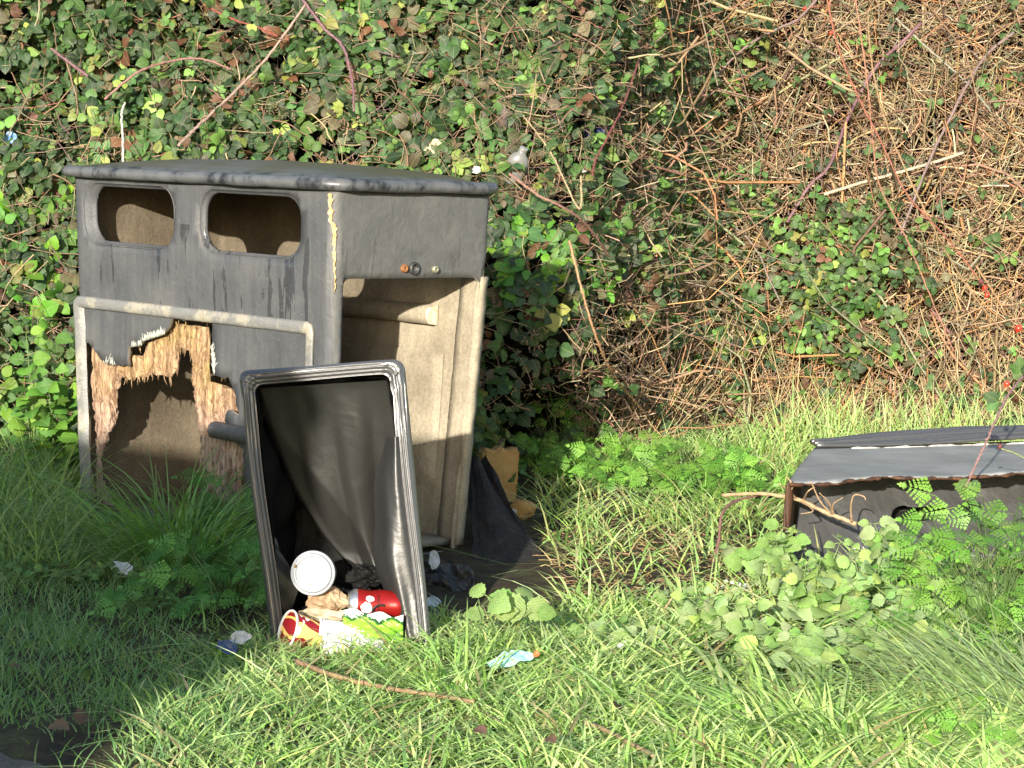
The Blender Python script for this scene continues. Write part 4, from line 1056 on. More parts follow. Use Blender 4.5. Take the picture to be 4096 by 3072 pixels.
# dead seed heads in the hedge (small brown knots)
def heads(par, n, xr, name):
    x = RS.uniform(xr[0], xr[1], n); z = RS.uniform(.2, 1.6, n); y = yface(x, z)-.08+RS.exponential(.05, n); c_ = np.repeat(np.stack([x, y, z], 1), 14, 0)
    c_ = c_+RS.normal(0, 1, c_.shape)*np.array([.03, .012, .012]); m_ = len(c_); d = norm(RS.normal(0, 1, (m_, 3)))*RS.uniform(.006, .018, m_)[:, None]
    twigs(name, relto(par, c_), relto(par, c_+d), RS.normal(0, .002, (m_, 3)), RS.uniform(.001, .003, m_), RS.uniform(.0008, .003, m_), pick(m_, [(.22, .15, .09), (.32, .23, .13), (.12, .08, .05)], (2, 2, 1)), M_twig, par, 3)
heads(hedge, 260, (-2.2, .7), 'seed_heads'); heads(thick, 260, (.6, 2.6), 'seed_heads')

# ------------------------------------------------------------------ individual canes
def spline(P_, n=40):
    P_ = [Vector(p) for p in P_]; o = []
    Q_ = [P_[0]*2-P_[1]]+P_+[P_[-1]*2-P_[-2]]
    for i in range(1, len(Q_)-2):
        for k in range(n//(len(P_)-1)):
            t_ = k/(n//(len(P_)-1)); a, b, c_, d = Q_[i-1:i+3]
            o.append(.5*((2*b)+(c_-a)*t_+(2*a-5*b+4*c_-d)*t_*t_+(3*b-a-3*c_+d)*t_**3))
    return o+[P_[-1]]
def at_face(x, y, front=.12):
    Y = 8.
    for _ in range(12):
        p_ = AT(x, y, Y); Y = float(yface(p_[0], max(p_[2], 0)))-front
    return AT(x, y, Y)
def cane(name, label, cat, px, r0, r1, col, front=.12, group=None, thorns=True, Ys=None, leaves=0, seed=1, pal=PAL, wts=(3, 4, 4, 3, 1, 0, 1)):
    rg = random.Random(seed)
    P3 = [Vector(at_face(x, y, front)) if Ys is None else Vector(AT(x, y, Ys[i])) for i, (x, y) in enumerate(px)]
    o_ = P3[0].copy(); S = spline([p_-o_ for p_ in P3], 60); n_ = len(S); col = tuple(.8*c_+.2*d_ for c_, d_ in zip(col, (.16, .12, .08)))
    e = empty(name, tuple(o_), label, cat, group=group)
    mb = MB(); S = [p_+Vector((rg.gauss(0, .0007), 0, rg.gauss(0, .0007))) for p_ in S]
    mb.tube(S, [r0+(r1-r0)*k/n_+.0004*math.sin(k*1.9) for k in range(n_)], 8, 0, col)
    if thorns:
        for k in range(2, n_-1):
            for rep in range(2):
                a = S[k]; d = (S[k]-S[k-1]).normalized(); o2 = d.orthogonal().normalized(); o2.rotate(Matrix.Rotation(rg.uniform(0, 6.28), 3, d))
                mb.tube([a, a+o2*(r0+.004)-d*.002], [.0014, .0002], 4, 0, tuple(c_*1.4 for c_ in col))
    mb.build('cane', M_cane, e, col=True)
    if leaves:
        P_, D_, N_, S_ = [], [], [], []
        for k in range(leaves):
            a = S[rg.randrange(4, n_)]; sd_ = Vector((rg.gauss(0, 1), rg.gauss(0, .4), rg.gauss(-.3, .6))).normalized(); c_ = a+sd_*.02
            nr = Vector((rg.gauss(0, .4), -1, rg.gauss(.4, .4))).normalized()
            for an in (0, 1.2, -1.2):
                d = sd_.copy(); d.rotate(Matrix.Rotation(an, 3, nr)); P_.append(c_); D_.append(d); N_.append(nr+Vector((rg.gauss(0, .2), 0, rg.gauss(0, .2)))); S_.append(rg.uniform(.025, .045))
        c3 = pick(len(P_), pal, wts)
        scatter('leaves', leaf_template('oval', 6, .22, .25, .10, .43), np.array(P_), np.array(D_), np.array(N_), np.array(S_), c3, M_leaf, e)
    return e, S
PUR = (.20, .10, .13); GRY = (.20, .17, .13); RED = (.30, .07, .05); GRN = (.22, .24, .11); TAN = (.40, .30, .17)
CG = 'bramble canes arching across the hedge'
cl = [
 ('pale purple bramble cane slanting up right just above the left of the bin lid', [(385, 315), (430, 270), (500, 205), (580, 120), (660, 10)], .0055, .004, (.34, .24, .20), .16),
 ('pinkish cane arching over leaves at the upper left above the bin', [(225, 215), (300, 155), (380, 130), (440, 128), (500, 150)], .004, .003, (.30, .15, .14), .16),
 ('thick purple cane descending diagonally near the top centre of the hedge', [(640, -20), (700, 60), (740, 100), (760, 170), (765, 240)], .005, .0035, PUR, .16),
 ('dark red cane at the top left falling to the right', [(440, 10), (500, 40), (560, 60), (600, 78)], .003, .002, RED, .18),
 ('short broken purple cane pointing down right near the left edge', [(110, 105), (150, 135), (190, 165)], .004, .004, PUR, .16),
 ('long grey-purple cane running from top right down to the left thicket', [(1780, -20), (1725, 40), (1680, 62), (1620, 95), (1560, 150), (1490, 240), (1455, 320)], .0055, .004, (.25, .17, .17), .18),
 ('heavy purple cane crossing the thicket centre from the right down left', [(1990, 50), (1950, 90), (1905, 130), (1870, 180), (1830, 260), (1790, 360), (1750, 400), (1700, 480)], .0068, .006, PUR, .18),
 ('arching purple cane at the far right bending down to the left', [(2190, 70), (2130, 120), (2080, 200), (2055, 250), (2015, 330), (1975, 430), (1940, 520)], .006, .005, (.24, .17, .17), .18),
 ('pale green-grey cane crossing below the top right corner', [(1935, 40), (2010, 110), (2090, 180), (2140, 240)], .005, .004, (.26, .26, .2), .18),
 ('grey cane arching low across the right thicket to the fallen box', [(1790, 600), (1850, 610), (1900, 640), (1935, 700), (1975, 770), (2020, 840), (2060, 900)], .0048, .0038, (.28, .27, .18), .16),
 ('grey cane curving over dark leaves in the middle of the thicket', [(1520, 470), (1560, 480), (1600, 500), (1640, 550), (1660, 600), (1690, 660)], .004, .003, (.25, .2, .18), .16),
 ('bleached broken branch lying across the right thicket', [(1780, 420), (1860, 395), (1950, 370), (2020, 350), (2080, 330)], .0065, .006, (.52, .44, .32), .15),
 ('tan cane rising steeply through the dead stems right of centre', [(1230, 520), (1260, 640), (1300, 760), (1340, 830), (1400, 900)], .004, .003, (.45, .25, .13), .20),
 ('dark red cane arching at the centre right of the hedge', [(1380, 130), (1345, 230), (1310, 300), (1285, 350), (1280, 380)], .0035, .0025, (.22, .06, .06), .2),
 ('purple-brown cane beside the right end of the bin lid', [(1100, 375), (1160, 420), (1220, 450), (1270, 490), (1320, 560)], .0045, .0035, (.26, .14, .11), .2),
 ('two-toned dead stalk standing among the right hedge stems', [(1255, 380), (1250, 450), (1190, 330), (1130, 250)], .0035, .002, (.40, .30, .18), .18),
]
for k, (lab, px_, r0, r1, c_, fr) in enumerate(cl):
    cane('bramble_cane', lab, 'bramble cane', px_, r0, r1, c_, fr, CG, seed=k, thorns='bleached' not in lab, leaves=3 if k % 3 == 0 else 0)
# briar rose with hips
RG = 'briar stems with red hips'
M_hip = simple('rose_hip_skin', (.42, .02, .012), (.6, .05, .02), 30, .25, .001, .1, .6)
M_hipd = simple('shrivelled_hip', (.06, .02, .02), (.16, .05, .05), 80, .5, .004, .9)
def hip(par, p_, r_=.0075, m_=M_hip):
    mb = MB(); mb.lathe([(.0005, r_*1.15), (r_*.3, r_*1.1), (r_*.75, r_*.75), (r_, r_*.1), (r_*.92, -r_*.5), (r_*.5, -r_*1.0), (r_*.22, -r_*1.12), (r_*.25, -r_*1.5), (.0003, -r_*1.3)], 16, 0, Matrix.Translation(p_) @ Matrix.Rotation(.5, 4, 'Y'))
    mb.build('rose_hip', m_, par)
def briar(lab, px_, Ys, hips, r0=.0034, c_=(.30, .10, .06), seed=3, leaves=0):
    e, S = cane('briar_stem', lab, 'briar stem', px_, r0, r0*.7, c_, 0, RG, Ys=Ys, seed=seed, leaves=leaves)
    for (x, y, Y, m_, r_) in hips:
        p_ = Vector(AT(x, y, Y))-e.location; hip(e, p_, r_, m_)
        near = min(S, key=lambda q_: (q_-p_).length); mb = MB(); mb.tube([near, (near+p_)/2+Vector((0, 0, .01)), p_], .0011, 5, 0, (.3, .1, .05)); mb.build('stalk', M_cane, e, col=True)
briar('reddest briar stem falling from the top right and ending lowest with hips', [(1780, -30), (1810, 100), (1850, 200), (1900, 300), (1960, 420), (2050, 520), (2120, 610)], [8.2, 8.1, 8.0, 7.9, 7.8, 7.6, 7.5], [(2127, 622, 7.5, M_hip, .0085), (2120, 608, 7.5, M_hipd, .008), (2132, 637, 7.48, M_hip, .008)])
briar('olive-brown briar stem beside the reddest one, reaching the right frame edge', [(1875, 30), (1880, 110), (1900, 220), (1940, 330), (2010, 480), (2090, 620), (2200, 760)], [8.3, 8.2, 8.1, 8.0, 7.9, 7.7, 7.5], [(2200, 709, 7.5, M_hip, .0105)], .0036, (.30, .20, .10), 4)
briar('third briar stem curving from the top right down to the lower thicket', [(1845, -20), (1870, 150), (1885, 300), (1900, 400), (1960, 520), (2010, 640), (2060, 760)], [8.4, 8.3, 8.2, 8.1, 8.0, 7.9, 7.8], [(1795, 71, 8.2, M_hip, .006), (1738, 18, 8.3, M_hip, .006)], .0032, (.34, .16, .10), 5)
briar('leafy purple briar stem hanging over the fallen box with a red hip', [(2230, 790), (2180, 850), (2150, 910), (2110, 1000), (2075, 1075)], [6.5, 6.3, 6.15, 6.05, 6.0], [(2175, 829, 6.3, M_hip, .0075)], .0036, (.28, .16, .16), 6, leaves=4)
e_, S_ = cane('dead_flower_stalk', 'thin green stalk with a dark dry seed head over the fallen box', 'plant stalk', [(2230, 1000), (2195, 980), (2160, 968)], .0015, .0012, (.30, .36, .10), 0, Ys=[6.1, 6.1, 6.1], thorns=False)
hip(e_, S_[-1]+Vector((0, 0, .003)), .0062, M_hipd)

# pale upright stick above the bin's left end
e = cane('pale_stick', 'bleached bare stick standing upright behind the bin lid at left', 'stick', [(266, 350), (265, 300), (263, 245), (270, 222)], .0042, .003, (.62, .58, .50), .15, thorns=False)

# ------------------------------------------------------------------ grass
GP = [(.32, .54, .11), (.41, .65, .16), (.52, .70, .27), (.18, .38, .07), (.54, .60, .20), (.46, .35, .18)]  # pale sunlit greens; sunlight is put into the grass colour
GB = [(.15, .32, .09), (.11, .26, .075), (.22, .39, .13), (.28, .38, .15)]  # darker grass greens for the shaded left, shade put into the colour
def inbox(px_, poly): return np.array([pip((a, b), poly) for a, b in zip(*px_)])
def gpts(n, x0, x1, y0, y1): return RS.uniform(x0, x1, n), RS.uniform(y0, y1, n)
def behind_box(x, y):
    """ground covered by the bins"""
    lx = (x-Bc[0])*U[0]+(y-Bc[1])*U[1]; ly = (x-Bc[0])*Vv[0]+(y-Bc[1])*Vv[1]
    a = (lx > -W+.02) & (lx < -.02) & (ly > .02) & (ly < D)
    tx = (x-base_c[0]); ty = (y-base_c[1]); b = (np.abs(tx) < .16) & (ty > -.03) & (ty < .26)
    fx = (x-A_[0])*ex.x+(y-A_[1])*ex.y; fy = -(x-A_[0])*ex.y+(y-A_[1])*ex.x
    c_ = (fx-ks*fy > 0) & (fx-ks*fy < LEN) & (fy > -.01) & (fy < dp2)
    return a | b | c_
def lawn(name, n, zone, dens, Lf, Wf, pal, wts, lean=(.1, .6), bend=(.1, .9), heading=None, K_=4, jit=.2, tipc=(.58, .66, .32), ztop=None, face=.72):
    x, y = gpts(n, *zone); X, Y_ = to_px(np.stack([x, y, 0*x], 1)); d = dens(X, Y_, x, y)
    clump = .5+.5*sn(x, y, 0, 17, 3)
    keep = (RS.uniform(0, 1, n) < d*(.35+.9*clump)) & ~behind_box(x, y); x, y, X, Y_, clump = x[keep], y[keep], X[keep], Y_[keep], clump[keep]; n = len(x)
    L_ = Lf(X, Y_, n)*(.65+.55*clump); hd = RS.uniform(0, 2*math.pi, n) if heading is None else RS.normal(heading[0], heading[1], n)
    base = np.stack([x, y, gz(x, y)-.004], 1)
    return blades(base, hd, L_, Wf(X, Y_, n), RS.uniform(*lean, n), RS.uniform(*bend, n), pick(n, pal, wts, jit), K_, name, M_grass, None, tipc, None, face)
earth = [(1180, 1180), (1300, 1165), (1500, 1190), (1600, 1240), (1560, 1330), (1380, 1340), (1240, 1290)]
earth2 = [(330, 1290), (420, 1270), (560, 1300), (590, 1360), (480, 1390), (380, 1370)]
def bare(X, Y_):
    b = 1-.38*inbox((X, Y_), earth)-.75*inbox((X, Y_), earth2)
    e = np.interp(X, [-600, 0, 130, 240, 262, 300], [1560, 1590, 1605, 1640, 1690, 1900]); b = b*np.clip((e+8-Y_)/40, .06, 1)
    b = b*(1-.9*((X > 955) & (X < 1170) & (Y_ > 1120) & (Y_ < 1330)))
    return b
def uni(a, b): return lambda X, Y_, n: RS.uniform(a, b, n)
# short shaded turf at the left
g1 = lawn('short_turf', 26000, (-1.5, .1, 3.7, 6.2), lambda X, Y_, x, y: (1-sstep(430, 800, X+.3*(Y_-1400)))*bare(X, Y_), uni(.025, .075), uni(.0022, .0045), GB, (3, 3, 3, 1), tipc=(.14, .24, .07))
tag(g1, 'short fine turf in the shade at the left', 'grass', kind='stuff')
# bright lush grass, foreground
def Lfg(X, Y_, n): return (RS.uniform(.04, .09, n)+(.055*sstep(900, 1500, X))*RS.uniform(.2, 1, n))*(1-.45*((X > 1480) & (X < 1980) & (Y_ < 1540)))
g2 = lawn('lush_grass', 22000, (-.75, 1.6, 3.6, 5.6), lambda X, Y_, x, y: sstep(300, 700, X+.5*(Y_-1400))*bare(X, Y_)*(Y_ > 1325)*(1-.75*((X > 1480) & (X < 1980) & (Y_ < 1500))), Lfg, lambda X, Y_, n: RS.uniform(.004, .0078, n)+.006*sstep(1000, 1700, X)*RS.uniform(0, 1, n), GP, (5, 6, 5, 3, 2, 1), (.1, .8), (.2, 1.1))
g2b = lawn('matted_grass', 9000, (-.75, 1.6, 3.6, 5.7), lambda X, Y_, x, y: sstep(380, 760, X+.5*(Y_-1400))*bare(X, Y_)*(Y_ > 1350), lambda X, Y_, n: RS.uniform(.08, .20, n), lambda X, Y_, n: RS.uniform(.005, .009, n)+.004*sstep(1000, 1700, X), GP+[(.34, .22, .10), (.22, .13, .07)], (5, 6, 5, 3, 2, 2, 1, 1), (.75, 1.08), (.2, 1.), K_=6)
tag(g2b, 'long flattened grass blades matted across the sunlit foreground', 'grass', kind='stuff')
tag(g2, 'bright sunlit lush grass in the foreground', 'grass', kind='stuff')
# middle ground
g3 = lawn('rough_grass', 30000, (-.2, 2.4, 5.3, 9.3), lambda X, Y_, x, y: bare(X, Y_)*(.45+.4*sn(x, y, 0, 6, 4))*sstep(1150, 1260, X+.15*(1300-Y_)), uni(.06, .17), uni(.004, .0085), GP, (4, 5, 5, 2, 5, 3), (.2, .95), (.2, 1.1))
tag(g3, 'rough tussocky yellow-green grass between the bins and the hedge', 'grass', kind='stuff')
# tall strip at the foot of the hedge
def dstrip(X, Y_, x, y): d_ = yface(x, 0*x)-y; return ((d_ > -.02) & (d_ < .75) & (x > .12)).astype(float)*np.clip(.35+.6*sn(x, y*.3, 0, 5, 2)+.5*sstep(1640, 1800, X), .05, 1)
g4 = lawn('tall_grass', 9000, (.1, 2.8, 7.5, 9.6), dstrip, lambda X, Y_, n: RS.uniform(.08, .34, n)*(.5+.5*sstep(1560, 1750, X)), uni(.004, .008), GP, (4, 6, 6, 2, 4, 3), (.02, .5), (.02, .5))
tag(g4, 'tall upright grass along the foot of the dry thicket', 'grass', kind='stuff')
# rank grass at the left of the bin
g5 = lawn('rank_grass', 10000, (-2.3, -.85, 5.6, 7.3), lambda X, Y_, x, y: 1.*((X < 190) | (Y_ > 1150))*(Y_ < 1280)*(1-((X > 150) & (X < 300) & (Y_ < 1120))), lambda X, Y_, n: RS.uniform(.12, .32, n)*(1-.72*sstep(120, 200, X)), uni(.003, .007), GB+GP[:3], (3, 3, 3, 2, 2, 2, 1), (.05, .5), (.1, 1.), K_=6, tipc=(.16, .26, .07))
tag(g5, 'rank long grass growing at the left of the bin', 'grass', kind='stuff')
# straw litter on the bare patch
x, y = gpts(2000, .05, .95, 5.4, 7.4); X, Y_ = to_px(np.stack([x, y, 0*x], 1)); k_ = inbox((X, Y_), [(1160, 1150), (1330, 1120), (1620, 1170), (1640, 1300), (1480, 1380), (1220, 1340)]); x, y = x[k_], y[k_]; n = len(x)
A = np.stack([x, y, gz(x, y)+RS.uniform(.002, .014, n)], 1); th = RS.uniform(0, 6.28, n); B = A+np.stack([np.cos(th), np.sin(th), RS.normal(0, .12, n)], 1)*RS.uniform(.01, .055, n)[:, None]
sl = twigs('straw', A, B, RS.normal(0, .004, (n, 3)), RS.uniform(.0008, .002, n), RS.uniform(.0006, .0015, n), pick(n, [(.34, .22, .11), (.20, .12, .06), (.42, .32, .17)], (3, 3, 2)), M_twig, None, 3)
tag(sl, 'flattened dead straw over the muddy bare patch', 'straw', kind='stuff')

# ------------------------------------------------------------------ individual plants
def tussock(lab, x, y, n, L_, Wd, pal, wts, lean=(.1, .7), bend=(.4, 1.2), spread=.05, heading=None, group='grass tussocks', tipc=(.2, .3, .08)):
    c = G(x, y); base = RS.normal(0, spread, (n, 3)); base[:, 2] = 0
    hd = np.arctan2(base[:, 1], base[:, 0])+RS.normal(0, .5, n) if heading is None else RS.normal(heading[0], heading[1], n)
    o = blades(base, hd, RS.uniform(L_[0], L_[1], n), RS.uniform(Wd[0], Wd[1], n), RS.uniform(*lean, n), RS.uniform(*bend, n), pick(n, pal, wts), 9, 'grass_tussock', M_grass, None, tipc, None, .45)
    o.location = (c[0], c[1], gz(c[0], c[1])-.003); return tag(o, lab, 'grass tussock', group)
GG = [(.16, .34, .08), (.12, .27, .06), (.22, .42, .11)]
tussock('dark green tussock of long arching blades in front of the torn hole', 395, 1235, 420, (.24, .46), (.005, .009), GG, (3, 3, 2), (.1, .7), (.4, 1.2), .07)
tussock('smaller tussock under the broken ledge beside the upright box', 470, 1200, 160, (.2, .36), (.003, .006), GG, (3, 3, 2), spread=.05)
tussock('pale fine-bladed tussock sweeping left at the right frame edge', 2200, 1560, 420, (.16, .34), (.005, .009), [(.34, .48, .18), (.40, .54, .24), (.26, .40, .12)], (3, 3, 2), (.3, .9), (.3, 1.), .10, (2.6, .7), tipc=(.4, .45, .22))
tussock('broad-bladed bright tussock in the lower right foreground', 1800, 1600, 260, (.11, .21), (.008, .014), GP[:3], (3, 3, 2), (.2, .9), (.4, 1.2), .16, tipc=(.4, .45, .2))
tussock('loose bright tussock just right of the upright box foot', 1010, 1500, 150, (.12, .24), (.005, .008), GP[:3], (3, 3, 2), (.3, 1.), (.4, 1.2), .09, tipc=(.4, .45, .2))
tussock('tall thin tussock below the leaves at the hedge gap', 1240, 960, 130, (.2, .45), (.003, .006), GP, (3, 3, 3, 2, 2, 1), (.02, .3), (.05, .5), .10)
tussock('yellowing tussock between the bare patch and the fallen box', 1600, 1120, 200, (.12, .26), (.004, .008), GP, (3, 3, 3, 1, 3, 1), (.2, .9), (.4, 1.2), .14)
tussock('bright flattened tussock behind the fallen box left corner', 1640, 1000, 200, (.14, .30), (.005, .008), GP[:3], (3, 3, 3), (.2, .9), (.4, 1.2), .16)

LEAFT = leaf_template('oval', 10, .30, .5, .09, .40)
def plant(name, lab, cat, c, n, size, hgt, spread, pal, wts, mat, group=None, up=.9, nst=None, sway=(0, 0)):
    """leafy herb: several stems, leaves in pairs with their own normals"""
    e = empty(name, tuple(c), lab, cat, group=group); rg = random.Random(int(c[0]*1e4) % 9999)
    nst = nst or max(3, n//7); mb = MB(); P_, D_, N_, S_ = [], [], [], []
    per_ = max(1, n//nst)
    for s in range(nst):
        a = rg.uniform(0, 6.28); r_ = spread*math.sqrt(rg.random()); H_ = hgt*rg.uniform(.5, 1.05)
        top = Vector((r_*math.cos(a)+sway[0]*H_, r_*math.sin(a)*.8+sway[1]*H_, H_)); foot = Vector((r_*.06*math.cos(a), r_*.06*math.sin(a), -.005)); m_ = (foot+top)/2+Vector((rg.gauss(0, .015), rg.gauss(0, .015), .01))
        S = spline([foot, m_, top], 12); mb.tube(S, [.0022-.0001*k for k in range(len(S))], 5, 0, (.16, .24, .08))
        for k in range(per_):
            f_ = 1-.75*(k//2)/max(1, per_/2); q_ = S[min(len(S)-1, int(f_*(len(S)-1)))]; an = rg.uniform(0, 6.28) if k % 2 == 0 else an+math.pi
            d = Vector((math.cos(an), math.sin(an), rg.uniform(-.35, .45))).normalized(); nr = Vector((rg.gauss(-.1, .4), rg.gauss(-.95, .4), up*.75))
            sz = size*rg.uniform(.6, 1.15)*(.75 if k < 2 else 1); P_.append(q_+d*.012); D_.append(d); N_.append(nr); S_.append(sz); mb.tube([q_, q_+d*.014], .0011, 4, 0, (.2, .28, .1))
    mb.build('stems', M_cane, e, col=True)
    m_ = len(P_); scatter('leaves', LEAFT, np.array(P_), np.array(D_), np.array(N_), np.array(S_), pick(m_, pal, wts, .14), mat, e, RS.uniform(.9, 1.25, m_))
    return e
DP = [(.30, .45, .14), (.36, .48, .22), (.22, .40, .09), (.42, .56, .15)]
dl = [(1330, 1400, 'low downy plant with grey-green leaves right of the upright box', 30, .045, .05, .09), (1570, 1390, 'downy plant beside the white scraps at the bare patch edge', 44, .05, .08, .10),
      (1640, 1290, 'tall downy plant at the lower left corner of the fallen box', 40, .052, .13, .08), (1760, 1370, 'broad downy plant in the middle of the weed patch before the fallen box', 52, .058, .14, .11),
      (1850, 1350, 'downy plant with upright shoots in front of the crumpled bag', 48, .05, .14, .10), (1960, 1330, 'large-leaved downy plant under the torn bag hole', 46, .062, .16, .09),
      (1700, 1480, 'lower downy plant in front of the weed patch', 40, .05, .09, .12), (1900, 1470, 'drooping downy plant nearest the camera in the weed patch', 40, .056, .10, .10), (2000, 1400, 'downy plant at the foot of the ferny clump near the right edge', 40, .05, .12, .12), (1480, 1330, 'small downy seedling plants on the mud by the straw', 26, .035, .04, .10)]
for (x, y, lab, n_, sz, h_, sp_) in dl: 
    c = G(x, y); plant('downy_plant', lab, 'weed', (c[0], c[1], gz(c[0], c[1])), int(n_*2.2), sz*.92, h_*1.1+.01, sp_*1.15, DP, (3, 3, 2, 1), M_leaf2, 'downy-leaved weeds before the fallen box')
c = G(1090, 1420); plant('mallow_plant', 'sunlit plant with large crinkled leaves just right of the upright box', 'weed', (c[0], c[1], 0), 14, .085, .13, .07, [(.2, .36, .08), (.26, .4, .12)], (1, 1), M_leaf2, up=.5, nst=5)
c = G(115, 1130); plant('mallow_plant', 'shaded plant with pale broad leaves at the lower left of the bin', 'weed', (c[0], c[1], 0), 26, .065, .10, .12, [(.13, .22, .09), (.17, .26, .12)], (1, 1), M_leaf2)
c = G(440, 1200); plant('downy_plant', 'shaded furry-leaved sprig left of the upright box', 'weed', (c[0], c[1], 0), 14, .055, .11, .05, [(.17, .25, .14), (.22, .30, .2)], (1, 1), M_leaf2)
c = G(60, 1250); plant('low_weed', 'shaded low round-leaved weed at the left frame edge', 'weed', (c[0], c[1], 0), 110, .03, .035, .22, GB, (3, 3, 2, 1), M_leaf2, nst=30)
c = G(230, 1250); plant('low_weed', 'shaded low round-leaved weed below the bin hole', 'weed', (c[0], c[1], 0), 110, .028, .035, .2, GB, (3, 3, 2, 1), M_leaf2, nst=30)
NP = [(.14, .30, .04), (.10, .24, .04), (.2, .36, .05)]
for (x, y, Y, h_, lab) in ((105, 900, 6.75, .50, 'tallest nettle, standing left of the bin lid corner'), (60, 940, 6.7, .38, 'shorter nettle at the left edge of the hedge'), (145, 960, 6.8, .30, 'small sunlit nettle nearest the left side of the bin')):
    p_ = AT(x, y, Y); plant('nettle', lab, 'nettle', (p_[0], p_[1], 0), int(90*h_)+16, .06, h_+.12, .06, NP, (2, 3, 1), M_leaf, 'nettles left of the bin', nst=3)
c = G(1090, 1080); plant('dock_seedling', 'dark green seedling with rounded leaves before the yellow foam', 'weed', (c[0], c[1], 0), 22, .06, .09, .08, [(.05, .14, .04), (.07, .18, .05)], (1, 1), M_leaf, nst=6)

# ferny plants (cow parsley): pinnate fronds of small toothed leaflets
def frond_tmpl():
    V = []; Fc = []
    def leaflet(c, d, s, w):
        d = np.array(d); d = d/np.linalg.norm(d); sd_ = np.array((-d[1], d[0], 0)); b = len(V)
        for (f_, g_) in ((0, 0), (.28, w), (.38, w*.55), (.62, w*.8), (.7, w*.4), (1, 0), (.7, -w*.4), (.62, -w*.8), (.38, -w*.55), (.28, -w)):
            p_ = np.array(c)+d*s*f_+sd_*s*g_; V.append((p_[0], p_[1], .12*abs(g_)*s-.1*f_*s))
        Fc.append((b, b+1, b+2, b+8)) ; Fc.append((b, b+8, b+9, b+9)) ; Fc.append((b+2, b+3, b+7, b+8)); Fc.append((b+3, b+4, b+6, b+7)); Fc.append((b+4, b+5, b+6, b+6))
    for k in range(6):
        x = .18+.135*k; L_ = .40*(1-(k/6.3))**.9
        for s in (-1, 1):
            dr_ = np.array((.55, s*.83, 0))
            for m_ in range(4):
                f_ = (m_+.6)/4; c = np.array((x, 0, 0))+dr_*L_*f_; ls = L_*.36*(1-f_*.5)
                leaflet(c, (.95, s*.3, 0), ls, .42); leaflet(c, (.0, s*1., 0), ls*.9, .42)
            leaflet(np.array((x, 0, 0))+dr_*L_*.85, dr_, L_*.33, .42)
    leaflet((.88, 0, 0), (1, 0, 0), .2, .4)
    # midrib
    b = len(V); V.extend([(0, -.006, 0), (0, .006, 0), (.95, .003, -.002), (.95, -.003, -.002)]); Fc.append((b, b+1, b+2, b+3))
    V = np.array(V, float); V[:, 2] -= .25*(V[:, 0]-.3)**2+.3*V[:, 1]**2
    F3 = np.array([(f_[0], f_[1], f_[2], f_[3]) for f_ in Fc])
    return V, F3, np.zeros_like(V)
# degenerate quads are avoided by giving each triangle a midpoint twin
FT = frond_tmpl()
def fix(T):
    V, F_, Lf = T; V = list(map(tuple, V)); o = []
    for f_ in F_:
        f_ = list(f_)
        if f_[2] == f_[3]:
            a, b = V[f_[2]], V[f_[0]]; V.append(tuple((a[i]+b[i])/2 for i in range(3))); f_[3] = len(V)-1
        o.append(f_)
    V = np.array(V); return V, np.array(o), np.zeros_like(V)
FT = fix(FT)
def ferny(lab, c, n, size, hgt, spread, pal, wts, yz=None):
    e = empty('cow_parsley', tuple(c), lab, 'ferny weed', group='ferny cow parsley clumps'); P_, D_, N_ = [], [], []; rg = random.Random(n+int(abs(c[0])*1000)); mb = MB()
    for k in range(n):
        a = rg.uniform(0, 6.28); r_ = spread*math.sqrt(rg.random()); b = Vector((r_*math.cos(a), r_*math.sin(a), 0)); top = b+Vector((math.cos(a)*.04, math.sin(a)*.04-.01, hgt*rg.uniform(.35, 1)))
        mb.tube([b*.35, b*.6+Vector((0, 0, top.z*.5)), top], [.0014, .0011, .0008], 4, 0, (.07, .13, .03)); an = a+rg.gauss(0, .8)
        d = Vector((math.cos(an), math.sin(an)-.25, rg.uniform(-.3, .4))); P_.append(top); D_.append(d); N_.append((rg.gauss(-.1, .3), rg.gauss(-1.0, .3), .65))
    mb.build('stalks', M_cane, e, col=True)
    scatter('fronds', FT, np.array(P_), np.array(D_), np.array(N_), RS.uniform(.7, 1.2, n)*size, pick(n, pal, wts, .13), M_fern, e)
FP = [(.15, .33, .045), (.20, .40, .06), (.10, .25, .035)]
FS = [(.09, .26, .05), (.07, .22, .04), (.12, .30, .06)]  # darker copy of the sunlit cow parsley greens, with shade in the colour
gc = lambda x, y: (lambda c_: (c_[0], c_[1], 0))(G(x, y))
ferny('shaded cow parsley clump hugging the left side of the upright box', gc(490, 1310), 70, .07, .13, .11, FS, (2, 2, 1))
ferny('shaded cow parsley lower left of the upright box', gc(400, 1320), 40, .06, .06, .12, FS, (2, 2, 1))
ferny('shaded cow parsley under the bin\'s broken ledge', gc(520, 1200), 30, .07, .22, .06, FS, (2, 2, 1))
ferny('tall sunlit cow parsley at the right edge over the fallen box', gc(2150, 1420), 110, .078, .34, .16, FP, (2, 3, 1))
ferny('sunlit cow parsley right of the downy weeds', gc(2050, 1440), 80, .06, .13, .13, FP, (2, 3, 1))
ferny('sunlit cow parsley carpet in front of the hedge, right of centre', gc(1420, 1060), 170, .075, .13, .30, FP, (2, 3, 1))
ferny('cow parsley at the back, left of the carpet', gc(1300, 1040), 80, .07, .14, .20, FP, (2, 3, 1))
ferny('cow parsley straggling toward the fallen box', gc(1560, 1080), 90, .07, .10, .24, FP, (2, 3, 1))
ferny('cow parsley climbing into the dark gap right of the bin', gc(1210, 1010), 30, .08, .40, .10, FP, (2, 3, 1))
ferny('small cow parsley at the lower right frame corner', gc(2150, 1640), 40, .05, .08, .1, FP, (2, 3, 1))

